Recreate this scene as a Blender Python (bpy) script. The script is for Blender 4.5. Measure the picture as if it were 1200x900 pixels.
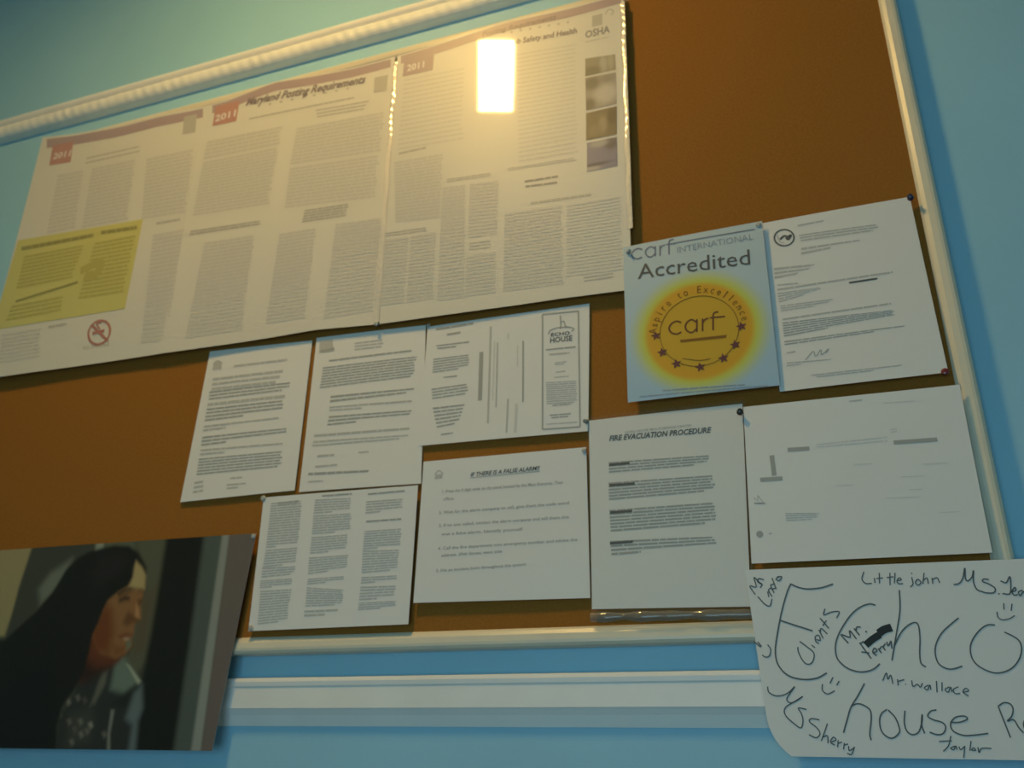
import bpy, bmesh, math, random
import numpy as np
from mathutils import Euler, Vector

random.seed(7)
for o in list(bpy.data.objects):
    bpy.data.objects.remove(o)
scene = bpy.context.scene
COL = scene.collection

# ------------------------------------------------------------------ camera
CZ = 0.95                       # camera height above the floor
DIST = 1.1856643                # camera to the plane of the cork
FPX = 1024.912                  # focal length in pixels of a 1200 x 900 frame
CROT = (1.9765735, -0.0152076, 0.3433251)
cd = bpy.data.cameras.new('camera')
cam = bpy.data.objects.new('camera', cd)
COL.objects.link(cam)
cam.location = (0, -DIST, CZ)
cam.rotation_euler = CROT
cd.sensor_width = 36
cd.lens = 36 * FPX / 1200
cd.clip_start = 0.02
cd.dof.use_dof = True           # the phone focused a little short of the board
cd.dof.focus_distance = 1.0
cd.dof.aperture_fstop = 5.8
scene.camera = cam

# ------------------------------------------------------------------ world, light, exposure
w = bpy.data.worlds.new('world')
scene.world = w
w.use_nodes = True
w.node_tree.nodes['Background'].inputs[0].default_value = (0.45, 0.62, 0.85, 1)
w.node_tree.nodes['Background'].inputs[1].default_value = 0.15
vs = scene.view_settings
vs.view_transform = 'Standard'
vs.look = 'None'
vs.gamma = 1
vs.use_curve_mapping = False
vs.exposure = 0.0

WALL_Y = 0.022                  # plaster behind the board
CEIL = 2.97
ROOM = (-3.0, 2.0, -2.3)        # left wall, right wall, front wall
LAMP = (-0.795, -0.835)           # ceiling lamp, x and y
LAMP_SIZE = (0.108, 0.295)
LAMP_TURN = -0.354
LAMP_STRENGTH = 185.0
LAMP_COLOUR = (1.0, 0.62, 0.175)
WIN = (-0.85, 0.45, 0.25, 1.45)   # window in the wall behind the camera: x0, x1, z0, z1
ld = bpy.data.lights.new('daylight', 'AREA')
ld.shape = 'RECTANGLE'
ld.size = WIN[1] - WIN[0]
ld.size_y = WIN[3] - WIN[2]
ld.energy = 18
ld.color = (0.42, 0.79, 1.0)
lo = bpy.data.objects.new('daylight', ld)
COL.objects.link(lo)
lo.location = ((WIN[0] + WIN[1]) / 2, ROOM[2] - 0.25, (WIN[2] + WIN[3]) / 2)
lo.rotation_euler = (math.radians(90), 0, 0)     # shines along +y

# ------------------------------------------------------------------ helpers
MROT = np.array(Euler(CROT, 'XYZ').to_matrix())


def P(px, py, y=0.0):
    """point on the plane at depth y that the photograph shows at (px, py)"""
    v = MROT @ np.array([(px - 600) / FPX, -(py - 450) / FPX, -1.0])
    t = (DIST + y) / v[1]
    return np.array([v[0] * t, y, v[2] * t + CZ])


def lin(c):
    c = c / 255.0
    return c / 12.92 if c <= 0.04045 else ((c + 0.055) / 1.055) ** 2.4


def L3(r, g, b):
    return np.array([lin(r), lin(g), lin(b)])


MATS = {}


def mat(name, col, rough=0.7, spec=0.5, coat=0.0, coat_rough=0.05, noise=0.0, nscale=40.0, bump=0.0,
        bscale=200.0, metal=0.0, attr=None, trans=0.0, alpha=1.0, sub=0.0):
    if name in MATS:
        return MATS[name]
    m = bpy.data.materials.new(name)
    m.use_nodes = True
    nt = m.node_tree
    b = nt.nodes['Principled BSDF']
    b.inputs['Base Color'].default_value = (*col, 1)
    b.inputs['Roughness'].default_value = rough
    b.inputs['Specular IOR Level'].default_value = spec
    b.inputs['Coat Weight'].default_value = coat
    b.inputs['Coat Roughness'].default_value = coat_rough
    b.inputs['Metallic'].default_value = metal
    b.inputs['Transmission Weight'].default_value = trans
    b.inputs['Alpha'].default_value = alpha
    tc = nt.nodes.new('ShaderNodeTexCoord')
    if attr:
        a = nt.nodes.new('ShaderNodeAttribute')
        a.attribute_name = attr
        nt.links.new(a.outputs['Color'], b.inputs['Base Color'])
    elif noise:
        n = nt.nodes.new('ShaderNodeTexNoise')
        n.inputs['Scale'].default_value = nscale
        n.inputs['Detail'].default_value = 6
        nt.links.new(tc.outputs['Object'], n.inputs['Vector'])
        r = nt.nodes.new('ShaderNodeValToRGB')
        r.color_ramp.elements[0].position = 0.3
        r.color_ramp.elements[1].position = 0.7
        r.color_ramp.elements[0].color = (*[c * (1 - noise) for c in col], 1)
        r.color_ramp.elements[1].color = (*[min(1, c * (1 + noise)) for c in col], 1)
        nt.links.new(n.outputs['Fac'], r.inputs['Fac'])
        nt.links.new(r.outputs['Color'], b.inputs['Base Color'])
    if bump:
        n2 = nt.nodes.new('ShaderNodeTexNoise')
        n2.inputs['Scale'].default_value = bscale
        n2.inputs['Detail'].default_value = 4
        nt.links.new(tc.outputs['Object'], n2.inputs['Vector'])
        bp = nt.nodes.new('ShaderNodeBump')
        bp.inputs['Strength'].default_value = bump
        bp.inputs['Distance'].default_value = 0.002
        nt.links.new(n2.outputs['Fac'], bp.inputs['Height'])
        nt.links.new(bp.outputs['Normal'], b.inputs['Normal'])
    MATS[name] = m
    return m


M_WALL = mat('blue_wall_paint', (0.32, 0.61, 0.78), 0.55, 0.35, noise=0.04, nscale=3, bump=0.12, bscale=90)
M_CEIL = mat('ceiling_paint', (0.78, 0.78, 0.76), 0.9, noise=0.03, nscale=5)
M_FLOOR = mat('brown_carpet', (0.20, 0.17, 0.15), 0.95, noise=0.25, nscale=90, bump=0.5, bscale=300)
M_TRIM = mat('white_trim_paint', (0.86, 0.86, 0.82), 0.45, noise=0.03, nscale=12)
M_FRAME = mat('cream_frame_paint', (0.74, 0.68, 0.53), 0.35, 0.5, noise=0.04, nscale=14)
M_CORK = mat('brown_cork', (0.30, 0.125, 0.020), 0.85, 0.2, noise=0.10, nscale=260, bump=0.35, bscale=420)
M_PAPER = mat('white_paper', (0.76, 0.76, 0.74), 0.75, 0.25)
M_LAM = mat('laminated_paper', (0.72, 0.70, 0.63), 0.42, 0.45, coat=1.0, coat_rough=0.035)
M_COL = mat('printed_colour', (1, 1, 1), 0.55, 0.3, attr='ink')
M_COLGLOSS = mat('printed_photo_gloss', (1, 1, 1), 0.5, 0.3, coat=0.25, coat_rough=0.2, attr='ink')
M_COLLAM = mat('printed_colour_laminated', (1, 1, 1), 0.42, 0.45, coat=1.0, coat_rough=0.035, attr='ink')
K_DARK = mat('dark_ink', (0.10, 0.105, 0.105), 0.6, 0.3)
K_MID = mat('grey_ink', (0.38, 0.385, 0.365), 0.6, 0.3)
K_SOFT = mat('soft_grey_ink', (0.50, 0.50, 0.475), 0.6, 0.3)
K_PALE = mat('pale_grey_ink', (0.62, 0.62, 0.59), 0.6, 0.3)
K_PEN = mat('marker_ink', (0.11, 0.13, 0.135), 0.6, 0.3)
K_BLACK = mat('black_marker_ink', (0.025, 0.03, 0.032), 0.6, 0.3)
K_BLUE = mat('blue_grey_ink', (0.20, 0.25, 0.36), 0.6, 0.3)


def lam_ink(name, col):
    return mat(name, col, 0.42, 0.45, coat=1.0, coat_rough=0.035)


LK_PALE = lam_ink('laminated_pale_ink', (0.625, 0.605, 0.555))
LK_MID = lam_ink('laminated_grey_ink', (0.50, 0.48, 0.43))
LK_DARK = lam_ink('laminated_dark_ink', (0.30, 0.285, 0.28))
LK_BAND = lam_ink('laminated_violet_band', (0.43, 0.33, 0.34))
LK_BANDD = lam_ink('laminated_dark_lettering', (0.25, 0.20, 0.21))
LK_RED = lam_ink('laminated_red_ink', (0.52, 0.28, 0.23))
LK_SIGN = lam_ink('laminated_sign_red', (0.48, 0.20, 0.15))
LK_YELLOW = lam_ink('laminated_yellow_panel', (0.63, 0.59, 0.20))
LK_YINK = lam_ink('laminated_yellow_print', (0.50, 0.45, 0.12))
LK_YDARK = lam_ink('laminated_olive_lettering', (0.34, 0.31, 0.10))
LK_WHITE = lam_ink('laminated_white_lettering', (0.78, 0.76, 0.74))


def tag(o, label=None, cat=None, group=None, kind=None):
    if label: o['label'] = label
    if cat: o['category'] = cat
    if group: o['group'] = group
    if kind: o['kind'] = kind
    return o


def mesh_obj(name, verts, faces, m, parent=None, smooth=False, origin=None):
    me = bpy.data.meshes.new(name)
    vv = [tuple(float(c) for c in v) for v in verts]
    me.from_pydata(vv, [], [tuple(f) for f in faces])
    me.update()
    if smooth:
        me.polygons.foreach_set('use_smooth', [True] * len(me.polygons))
    me.materials.append(m)
    o = bpy.data.objects.new(name, me)
    COL.objects.link(o)
    if parent is not None:
        o.parent = parent
        o.matrix_parent_inverse = parent.matrix_world.inverted()
    return o


def empty(name, loc, label, cat, group=None):
    o = bpy.data.objects.new(name, None)
    COL.objects.link(o)
    o.location = tuple(float(c) for c in loc)
    o.empty_display_size = 0.02
    bpy.context.view_layer.update()
    tag(o, label, cat, group)
    return o


def box(x0, x1, y0, y1, z0, z1):
    v = [(x0, y0, z0), (x1, y0, z0), (x1, y1, z0), (x0, y1, z0), (x0, y0, z1), (x1, y0, z1), (x1, y1, z1), (x0, y1, z1)]
    f = [(0, 3, 2, 1), (4, 5, 6, 7), (0, 1, 5, 4), (1, 2, 6, 5), (2, 3, 7, 6), (3, 0, 4, 7)]
    return v, f


def merge(*parts):
    V, F = [], []
    for v, f in parts:
        n = len(V)
        V += list(v)
        F += [tuple(i + n for i in q) for q in f]
    return V, F


# ------------------------------------------------------------------ the room
XL, XR, YF = ROOM
def struct(name, vf, m):
    o = mesh_obj(name, *vf, m)
    return tag(o, kind='structure')


T = 0.1
tag(struct('wall_back', box(XL - T, XR + T, WALL_Y, WALL_Y + T, 0, CEIL), M_WALL), 'sky blue painted wall behind the cork board', 'wall')
tag(struct('wall_left', box(XL - T, XL, YF - T, WALL_Y, 0, CEIL), M_WALL), 'blue side wall left of the board', 'wall')
tag(struct('wall_right', box(XR, XR + T, YF - T, WALL_Y, 0, CEIL), M_WALL), 'blue side wall right of the board', 'wall')
x0, x1, z0, z1 = WIN
tag(struct('wall_front', merge(box(XL, x0, YF - T, YF, 0, CEIL), box(x1, XR, YF - T, YF, 0, CEIL),
                               box(x0, x1, YF - T, YF, 0, z0), box(x0, x1, YF - T, YF, z1, CEIL)), M_WALL),
    'blue wall with a window behind the camera', 'wall')
tag(struct('floor', box(XL - T, XR + T, YF - T, WALL_Y + T, -T, 0), M_FLOOR), 'brown carpeted floor of the room', 'floor')
tag(struct('ceiling', box(XL - T, XR + T, YF - T, WALL_Y + T, CEIL, CEIL + T), M_CEIL), 'plain white ceiling above the board', 'ceiling')

# window: frame, panes
wn = empty('window_1', ((x0 + x1) / 2, YF - T / 2, z0), 'white framed window behind the camera', 'window')
wn['kind'] = 'structure'
fw = 0.05
mesh_obj('window_frame', *merge(box(x0, x0 + fw, YF - 0.08, YF - 0.02, z0, z1), box(x1 - fw, x1, YF - 0.08, YF - 0.02, z0, z1),
                                box(x0 + fw, x1 - fw, YF - 0.08, YF - 0.02, z0, z0 + fw),
                                box(x0 + fw, x1 - fw, YF - 0.08, YF - 0.02, z1 - fw, z1)), M_TRIM, wn)
mg = bpy.data.materials.new('window_glass')
mg.use_nodes = True
nt = mg.node_tree
nt.nodes.remove(nt.nodes['Principled BSDF'])
tr = nt.nodes.new('ShaderNodeBsdfTransparent')
gl = nt.nodes.new('ShaderNodeBsdfGlossy')
gl.inputs['Roughness'].default_value = 0.02
mx = nt.nodes.new('ShaderNodeMixShader')
mx.inputs[0].default_value = 0.06
nt.links.new(tr.outputs[0], mx.inputs[1])
nt.links.new(gl.outputs[0], mx.inputs[2])
nt.links.new(mx.outputs[0], nt.nodes['Material Output'].inputs[0])
xm = (x0 + x1) / 2
for a, b in ((x0 + fw, xm - 0.015), (xm + 0.015, x1 - fw)):
    mesh_obj('pane', *box(a, b, YF - 0.052, YF - 0.048, z0 + fw, z1 - fw), mg, wn)
mesh_obj('mullion', *box(xm - 0.015, xm + 0.015, YF - 0.07, YF - 0.03, z0 + fw, z1 - fw), M_TRIM, wn)


# mouldings on the back wall ------------------------------------------------
def extrude_profile(name, prof, xs, m, mod=None):
    """prof: (depth in front of the wall, z) points, swept along x; mod(x, i) -> extra depth"""
    V, F = [], []
    n = len(prof)
    for x in xs:
        for i, (d, z) in enumerate(prof):
            e = mod(x, i) if mod else 0
            V.append((x, WALL_Y - d - e, z))
    for k in range(len(xs) - 1):
        for i in range(n - 1):
            a = k * n + i
            F.append((a, a + 1, a + n + 1, a + n))
    F.append(tuple(range(n - 1, -1, -1)))
    F.append(tuple(range((len(xs) - 1) * n, len(xs) * n)))
    return mesh_obj(name, V, F, m, smooth=False)


zb = CZ + 1.366                 # lower edge of the upper moulding
zt = CZ + 1.437
# upper moulding: a narrow bead above a wider rope-carved bead
prof = [(0, zb)]
rope_idx = []
for i in range(11):
    a = math.pi * i / 10
    prof.append((0.007 + 0.016 * math.sin(a), zb + 0.022 - 0.021 * math.cos(a)))
    rope_idx.append(len(prof) - 1)
prof.append((0.007, zb + 0.046))
for i in range(7):
    a = math.pi * i / 6
    prof.append((0.006 + 0.010 * math.sin(a), zb + 0.058 - 0.011 * math.cos(a)))
prof.append((0, zt))


def rope(x, i):
    if i not in rope_idx:
        return 0
    t = (i - rope_idx[0]) / 10
    env = math.sin(math.pi * t)
    s = math.sin(2 * math.pi * (x / 0.026 + t * 0.9))
    return env * (0.0008 + 0.0004 * math.sin(x * 41) * math.sin(x * 17)) * (abs(s) ** 0.6 * (1 if s > 0 else -1))


NX = 900
tr1 = extrude_profile('trim_1', prof, [XL + (XR - XL) * i / NX for i in range(NX + 1)], M_TRIM, rope)
tag(tr1, 'white rope-carved moulding running along the wall above the board', 'moulding', kind='structure')
# lower rail
za, zc = CZ + 0.109, CZ + 0.0645     # top edge, foot of the flat face
prof = [(0, CZ + 0.041), (0.003, CZ + 0.041), (0.005, CZ + 0.047), (0.008, CZ + 0.056), (0.014, zc), (0.016, zc + 0.001),
        (0.016, za - 0.014), (0.0175, za - 0.012), (0.0185, za - 0.006), (0.017, za - 0.001), (0.014, za), (0, za)]
tr2 = extrude_profile('trim_2', prof, [XL, XR], M_TRIM)
tag(tr2, 'plain white wooden rail along the wall below the board', 'rail', kind='structure')

# ------------------------------------------------------------------ ceiling lamp
sx, sy = LAMP_SIZE
lamp = empty('ceiling_lamp', (*LAMP, CEIL), 'rectangular ceiling lamp with a glowing warm diffuser', 'lamp')
hs = mesh_obj('housing', *merge(box(-sx / 2 - 0.02, sx / 2 + 0.02, -sy / 2 - 0.02, sy / 2 + 0.02, -0.02, 0),
                                box(-sx / 2 - 0.02, -sx / 2, -sy / 2 - 0.02, sy / 2 + 0.02, -0.045, -0.02),
                                box(sx / 2, sx / 2 + 0.02, -sy / 2 - 0.02, sy / 2 + 0.02, -0.045, -0.02),
                                box(-sx / 2, sx / 2, -sy / 2 - 0.02, -sy / 2, -0.045, -0.02),
                                box(-sx / 2, sx / 2, sy / 2, sy / 2 + 0.02, -0.045, -0.02)), M_TRIM)
hs.parent = lamp
me_ = bpy.data.materials.new('lamp_glow')
me_.use_nodes = True
nt = me_.node_tree
nt.nodes.remove(nt.nodes['Principled BSDF'])
em = nt.nodes.new('ShaderNodeEmission')
em.inputs[0].default_value = (*LAMP_COLOUR, 1)
em.inputs[1].default_value = LAMP_STRENGTH
nt.links.new(em.outputs[0], nt.nodes['Material Output'].inputs[0])
df = mesh_obj('diffuser', *box(-sx / 2 + 0.001, sx / 2 - 0.001, -sy / 2 + 0.001, sy / 2 - 0.001, -0.05, -0.021), me_)
df.parent = lamp
lamp.rotation_euler = (0, 0, LAMP_TURN)

# ------------------------------------------------------------------ cork board
FR = -0.008                      # front of the frame
BX0, BX1 = -1.574, float((P(1051, 0, FR)[0] + P(1114, 300, FR)[0] + P(1133, 380, FR)[0]) / 3)
BZ0 = float((P(285, 763, FR)[2] + P(880, 755.5, FR)[2]) / 2)
BZ1 = float((P(332, 95, FR)[2] + P(652, 2, FR)[2]) / 2)
RW = 0.0265
board = empty('cork_board', ((BX0 + BX1) / 2, WALL_Y, BZ0), 'large brown cork board in a cream painted wooden frame', 'board')
mesh_obj('cork_panel', *box(BX0 + 0.01, BX1 - 0.01, 0.0, WALL_Y - 0.001, BZ0 + 0.01, BZ1 - 0.01), M_CORK, board)


def rail(length, horizontal, inner_sign, pos):
    """half-round frame rail with mitred ends. pos = outer edge; length range"""
    prof = [(WALL_Y - 0.0005, 0), (-0.001, 0), (-0.005, 0.0015), (FR + 0.0005, 0.005), (FR, 0.009), (FR + 0.001, 0.017), (-0.004, 0.0225),
            (-0.001, RW - 0.001), (0.002, RW), (WALL_Y - 0.0005, RW)]
    a, b = length
    V, F = [], []
    n = len(prof)
    for end, s in ((a, 1), (b, -1)):
        for (y, d) in prof:
            if horizontal:
                V.append((end + s * d, y, pos + inner_sign * d))
            else:
                V.append((pos + inner_sign * d, y, end + s * d))
    for i in range(n):
        j = (i + 1) % n
        F.append((i, j, n + j, n + i))
    F.append(tuple(range(n)))
    F.append(tuple(range(2 * n - 1, n - 1, -1)))
    return V, F


for args in (((BX0, BX1), True, 1, BZ0), ((BX0, BX1), True, -1, BZ1), ((BZ0, BZ1), False, 1, BX0), ((BZ0, BZ1), False, -1, BX1)):
    ro = mesh_obj('frame_rail', *rail(*args), M_FRAME, board)
    bm = bmesh.new(); bm.from_mesh(ro.data); bmesh.ops.recalc_face_normals(bm, faces=bm.faces); bm.to_mesh(ro.data); bm.free()


# ------------------------------------------------------------------ sheets and print
# runs of tiny print that nobody could pick apart stay one part
JOINED = {'printed_text', 'yellow_panel_text', 'printed_logo', 'printed_symbol', 'heading_star', 'seal_motto', 'logo_lettering', 'seal_lettering', 'no_smoking_sign', 'printed_seal'}
STUFF = {'printed_text', 'yellow_panel_text', 'heading_star'}


class Sheet:
    """a sheet of paper pinned up: a gently bowed grid with print laid on its surface"""

    hold = False

    def __init__(s, name, label, cat, y0, corners=None, top=None, bottom=None, m=M_PAPER, nx=26, nz=26, defo=None, colour=None,
                 group=None, thick=0.0004, part='sheet', shape=None):
        s.y0 = y0
        s.group = {}
        s.uid = 0
        if corners is not None:
            top = [corners[0], corners[1]]
            bottom = [corners[3], corners[2]]
        T_ = np.array([P(a, b, y0) for a, b in top])
        B_ = np.array([P(a, b, y0) for a, b in bottom])

        def along(A, t):
            d = np.r_[0, np.cumsum(np.linalg.norm(np.diff(A, axis=0), axis=1))]
            d /= d[-1]
            return np.stack([np.interp(t, d, A[:, k]) for k in range(3)], 1)
        tt = np.linspace(0, 1, nx + 1)
        Tp, Bp = along(T_, tt), along(B_, tt)
        allp = np.vstack([Tp, Bp])
        s.x0, s.x1 = allp[:, 0].min(), allp[:, 0].max()
        s.z0, s.z1 = allp[:, 2].min(), allp[:, 2].max()
        s.defo = defo or (lambda u, v: -0.0012 * math.sin(math.pi * u) - 0.0015 * (1 - v) ** 2)
        s.root = empty(name, ((s.x0 + s.x1) / 2, y0, s.z0), label, cat, group)
        V = []
        for j in range(nz + 1):
            v = j / nz
            for i in range(nx + 1):
                q = Tp[i] * (1 - v) + Bp[i] * v
                if shape:
                    q = shape(q, tt[i], v)
                V.append((q[0], s.Y(q[0], q[2]), q[2]))
        F = []
        for j in range(nz):
            for i in range(nx):
                a = j * (nx + 1) + i
                F.append((a, a + nx + 1, a + nx + 2, a + 1))
        n = len(V)
        # back face and rim give the sheet real thickness
        VB = [(x, y + thick, z) for x, y, z in V]
        FB = [tuple(reversed([i + n for i in f])) for f in F]
        rim = [i for i in range(nx + 1)] + [(j + 1) * (nx + 1) - 1 for j in range(1, nz + 1)] + \
              [nz * (nx + 1) + i for i in range(nx - 1, -1, -1)] + [j * (nx + 1) for j in range(nz - 1, 0, -1)]
        nr = len(rim)
        VR = [V[i] for i in rim] + [VB[i] for i in rim]
        FR_ = [(2 * n + k, 2 * n + (k + 1) % nr, 2 * n + nr + (k + 1) % nr, 2 * n + nr + k) for k in range(nr)]
        s.sheet = mesh_obj(part, V + VB + VR, F + FB + FR_, m, s.root, smooth=False)
        ns = len(F)
        s.sheet.data.polygons.foreach_set('use_smooth', [True] * (2 * ns) + [False] * len(FR_))
        if colour is not None:
            XY = np.array([(x, z) for x, y, z in V])
            c = colour(XY)
            c = np.vstack([c, np.full((n + 2 * nr, 3), 0.7)])
            ca = s.sheet.data.color_attributes.new('ink', 'FLOAT_COLOR', 'POINT')
            ca.data.foreach_set('color', np.c_[c, np.ones(len(c))].astype(np.float32).ravel())

    def Y(s, x, z, off=0.0):
        u = (x - s.x0) / (s.x1 - s.x0)
        v = (z - s.z0) / (s.z1 - s.z0)
        return s.y0 + s.defo(u, v) - off

    def at(s, px, py):
        q = P(px, py, s.y0)
        return np.array([q[0], q[2]])

    def add(s, part, m, pts, faces, off=0.0004):
        """pts: (x, z) pairs on the sheet"""
        g = s.group.setdefault((part, m.name, 0 if part in JOINED else s.uid), [m, [], []])
        n = len(g[1])
        g[1] += [(x, s.Y(x, z, off), z) for x, z in pts]
        g[2] += [tuple(i + n for i in f) for f in faces]

    def quad(s, part, m, c, off=0.0004, n=8):
        """four pixel corners TL TR BR BL"""
        s.uid += 1
        a = [s.at(*p) for p in c]
        pts = []
        for j in range(n + 1):
            for i in range(n + 1):
                u, v = i / n, j / n
                pts.append((a[0] * (1 - u) + a[1] * u) * (1 - v) + (a[3] * (1 - u) + a[2] * u) * v)
        f = []
        for j in range(n):
            for i in range(n):
                k = j * (n + 1) + i
                f.append((k, k + n + 1, k + n + 2, k + 1))
        s.add(part, m, pts, f, off)

    def stroke(s, part, m, pix, wpx, off=0.0005, smooth=True, closed=False):
        s.uid += 0 if s.hold else 1
        pts = [np.array(s.at(*p)) for p in pix]
        if closed:
            pts = pts + [pts[0]]
        sc = np.linalg.norm(s.at(pix[0][0] + 1, pix[0][1]) - s.at(*pix[0]))
        if smooth and len(pts) > 2:
            q = []
            ext = [2 * pts[0] - pts[1]] + pts + [2 * pts[-1] - pts[-2]]
            for i in range(1, len(ext) - 2):
                p0, p1, p2, p3 = ext[i - 1:i + 3]
                for k in range(5):
                    t = k / 5
                    q.append(0.5 * (2 * p1 + (p2 - p0) * t + (2 * p0 - 5 * p1 + 4 * p2 - p3) * t * t + (3 * p1 - p0 - 3 * p2 + p3) * t ** 3))
            q.append(ext[-2])
            pts = q
        else:
            q = []
            for a, b in zip(pts[:-1], pts[1:]):
                n = max(1, int(np.linalg.norm(b - a) / 0.02))
                q += [a + (b - a) * k / n for k in range(n)]
            pts = q + [pts[-1]]
        h = wpx * sc / 2
        V = []
        for i, p in enumerate(pts):
            a = pts[max(0, i - 1)]
            b = pts[min(len(pts) - 1, i + 1)]
            d = b - a
            l = np.linalg.norm(d) or 1e-9
            nrm = np.array([-d[1], d[0]]) / l * h
            V += [p + nrm, p - nrm]
        F = [(2 * i, 2 * i + 1, 2 * i + 3, 2 * i + 2) for i in range(len(pts) - 1)]
        s.add(part, m, V, F, off)

    def lines(s, m, c, n, fill=0.45, last=1.0, words=True, part='printed_text', ragged=0.04, off=0.0004):
        """n lines of small print in the pixel quad TL TR BR BL"""
        a = [s.at(*p) for p in c]
        W = np.linalg.norm(a[1] - a[0])
        for k in range(n):
            v = (k + 0.5) / n
            hv = fill / n / 2
            end = last if k == n - 1 else 1 - random.random() * ragged
            def Q(u, vv):
                return (a[0] * (1 - u) + a[1] * u) * (1 - vv) + (a[3] * (1 - u) + a[2] * u) * vv
            u = 0.0
            while u < end - 0.01:
                wl = (0.008 + 0.022 * random.random()) / W if words else 0.03 / W
                u2 = min(end, u + wl)
                s.add(part, m, [Q(u, v - hv), Q(u2, v - hv), Q(u2, v + hv), Q(u, v + hv)], [(3, 2, 1, 0)], off)
                u = u2 + (0.0013 / W if words else 0)

    def text(s, part, m, txt, p0, p1, hpx, bold=0.0, shear=0.0, off=0.0005, fit=True, up=None):
        """lettering with its baseline from pixel p0 to p1 and capitals hpx pixels high"""
        s.uid += 1
        V, F, wd = glyphs(txt, bold, shear)
        a, b = s.at(*p0), s.at(*p1)
        d = b - a
        ln = np.linalg.norm(d)
        ex = d / ln
        ey = np.array([-ex[1], ex[0]])
        if up is not None:
            ey = np.array(up) / np.linalg.norm(up)
        h = np.linalg.norm(s.at(p0[0], p0[1] - hpx) - a)
        kx = ln / wd
        ky = h / 0.69
        s.add(part, m, [a + ex * x * kx + ey * y * ky for x, y in V], F, off)

    def done(s):
        for (part, mn, uid), (m, V, F) in s.group.items():
            o = mesh_obj(part, V, F, m, s.sheet)
            if part in STUFF:
                o['kind'] = 'stuff'
        return s.root


GC = {}


def glyphs(txt, bold, shear):
    k = (txt, bold, shear)
    if k in GC:
        return GC[k]
    cu = bpy.data.curves.new('lettering', 'FONT')
    cu.body = txt
    cu.resolution_u = 2
    cu.offset = bold
    cu.shear = shear
    ob = bpy.data.objects.new('lettering', cu)
    COL.objects.link(ob)
    bpy.context.view_layer.update()
    me = bpy.data.meshes.new_from_object(ob.evaluated_get(bpy.context.evaluated_depsgraph_get()))
    V = np.array([(v.co.x, v.co.y) for v in me.vertices])
    F = [tuple(p.vertices) for p in me.polygons]
    x0 = V[:, 0].min()
    V[:, 0] -= x0
    wd = V[:, 0].max()
    bpy.data.objects.remove(ob)
    bpy.data.meshes.remove(me)
    bpy.data.curves.remove(cu)
    GC[k] = (V, F, wd)
    return GC[k]


def inside(XY, poly):
    """signed distance (positive inside) of points to a polygon"""
    poly = np.asarray(poly, float)
    n = len(poly)
    d2 = np.full(len(XY), 1e9)
    ins = np.zeros(len(XY), bool)
    for i in range(n):
        a, b = poly[i], poly[(i + 1) % n]
        ab = b - a
        t = np.clip(((XY - a) @ ab) / max(ab @ ab, 1e-15), 0, 1)
        q = XY - (a + t[:, None] * ab)
        d2 = np.minimum(d2, (q ** 2).sum(1))
        cond = (a[1] > XY[:, 1]) != (b[1] > XY[:, 1])
        with np.errstate(divide='ignore', invalid='ignore'):
            xc = a[0] + (XY[:, 1] - a[1]) / (b[1] - a[1]) * (b[0] - a[0])
        ins ^= cond & (XY[:, 0] < xc)
    d = np.sqrt(d2)
    return np.where(ins, d, -d)


def smooth01(t):
    t = np.clip(t, 0, 1)
    return t * t * (3 - 2 * t)


# ---- the three laminated posters across the top ---------------------------------
YP = -0.0125
TOPC = [(52, 161), (86, 157), (140, 147), (186, 135), (228, 127), (259, 120), (290, 108), (320, 96), (370, 88), (416, 79), (457, 68), (505, 54),
        (590, 26), (665, 10), (735, -9)]
BOTC = [(-22, 446), (60, 434), (190, 415), (300, 399), (372, 387), (440, 381), (520, 370), (600, 359), (660, 350), (743, 340)]


def curve_y(C, x):
    return float(np.interp(x, [c[0] for c in C], [c[1] for c in C]))


def cut(C, xa, xb):
    return [(xa, curve_y(C, xa))] + [c for c in C if xa + 3 < c[0] < xb - 3] + [(xb, curve_y(C, xb))]


def poster_defo(k):
    def f(u, v):
        return -0.0025 * (1 - v) ** 2 * (1 + 0.4 * math.sin(5 * u + k)) - 0.0006 * math.sin(7 * u + 2 * k + 2 * v) * (1 - v) * 1.5
    return f


def band(s, xa, xb, d0, d1):
    xs = np.linspace(xa, xb, 15)
    s.uid += 1
    pts = [s.at(x, curve_y(TOPC, x) + d) for x in xs for d in (d0, d1)]
    s.add('heading_band', LK_BAND, pts, [(2 * i, 2 * i + 1, 2 * i + 3, 2 * i + 2) for i in range(14)])


def poster(label, xa, xb, ya, yb, k):
    return Sheet('laminated_poster', label, 'poster', YP, top=cut(TOPC, xa, xb), bottom=cut(BOTC, ya, yb), m=M_LAM, nx=50, nz=40,
                 defo=poster_defo(k), thick=0.0006)


# left poster, with the yellow panel and the no-smoking sign
pl = poster('laminated notice with yellow panel and red no-smoking sign, leftmost of three', 50, 243, -22, 190, 0.3)
band(pl, 55, 238, 2.5, 13)
pl.quad('heading_band', LK_RED, [(62, 171), (86, 166), (83, 190), (58, 194)], off=0.0006)
pl.text('heading_lettering', LK_WHITE, '2011', (62, 187), (82, 183), 6, 0.02, off=0.0009)
pl.quad('printed_seal', LK_MID, [(216, 137), (231, 134), (229, 155), (214, 158)], off=0.0006)
pl.lines(LK_MID, [(102, 183), (165, 169), (163, 180), (100, 194)], 2, 0.3)
for q, n in (([(68, 205), (98, 199), (88, 268), (55, 275)], 15), ([(108, 197), (160, 186), (150, 258), (96, 268)], 17),
             ([(172, 186), (228, 174), (218, 250), (166, 258)], 17), ([(180, 275), (216, 268), (196, 400), (166, 404)], 26)):
    pl.lines(LK_PALE, q, n, 0.72)
pl.lines(LK_MID, [(184, 260), (212, 255), (211, 260), (183, 265)], 1, 0.6)
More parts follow.
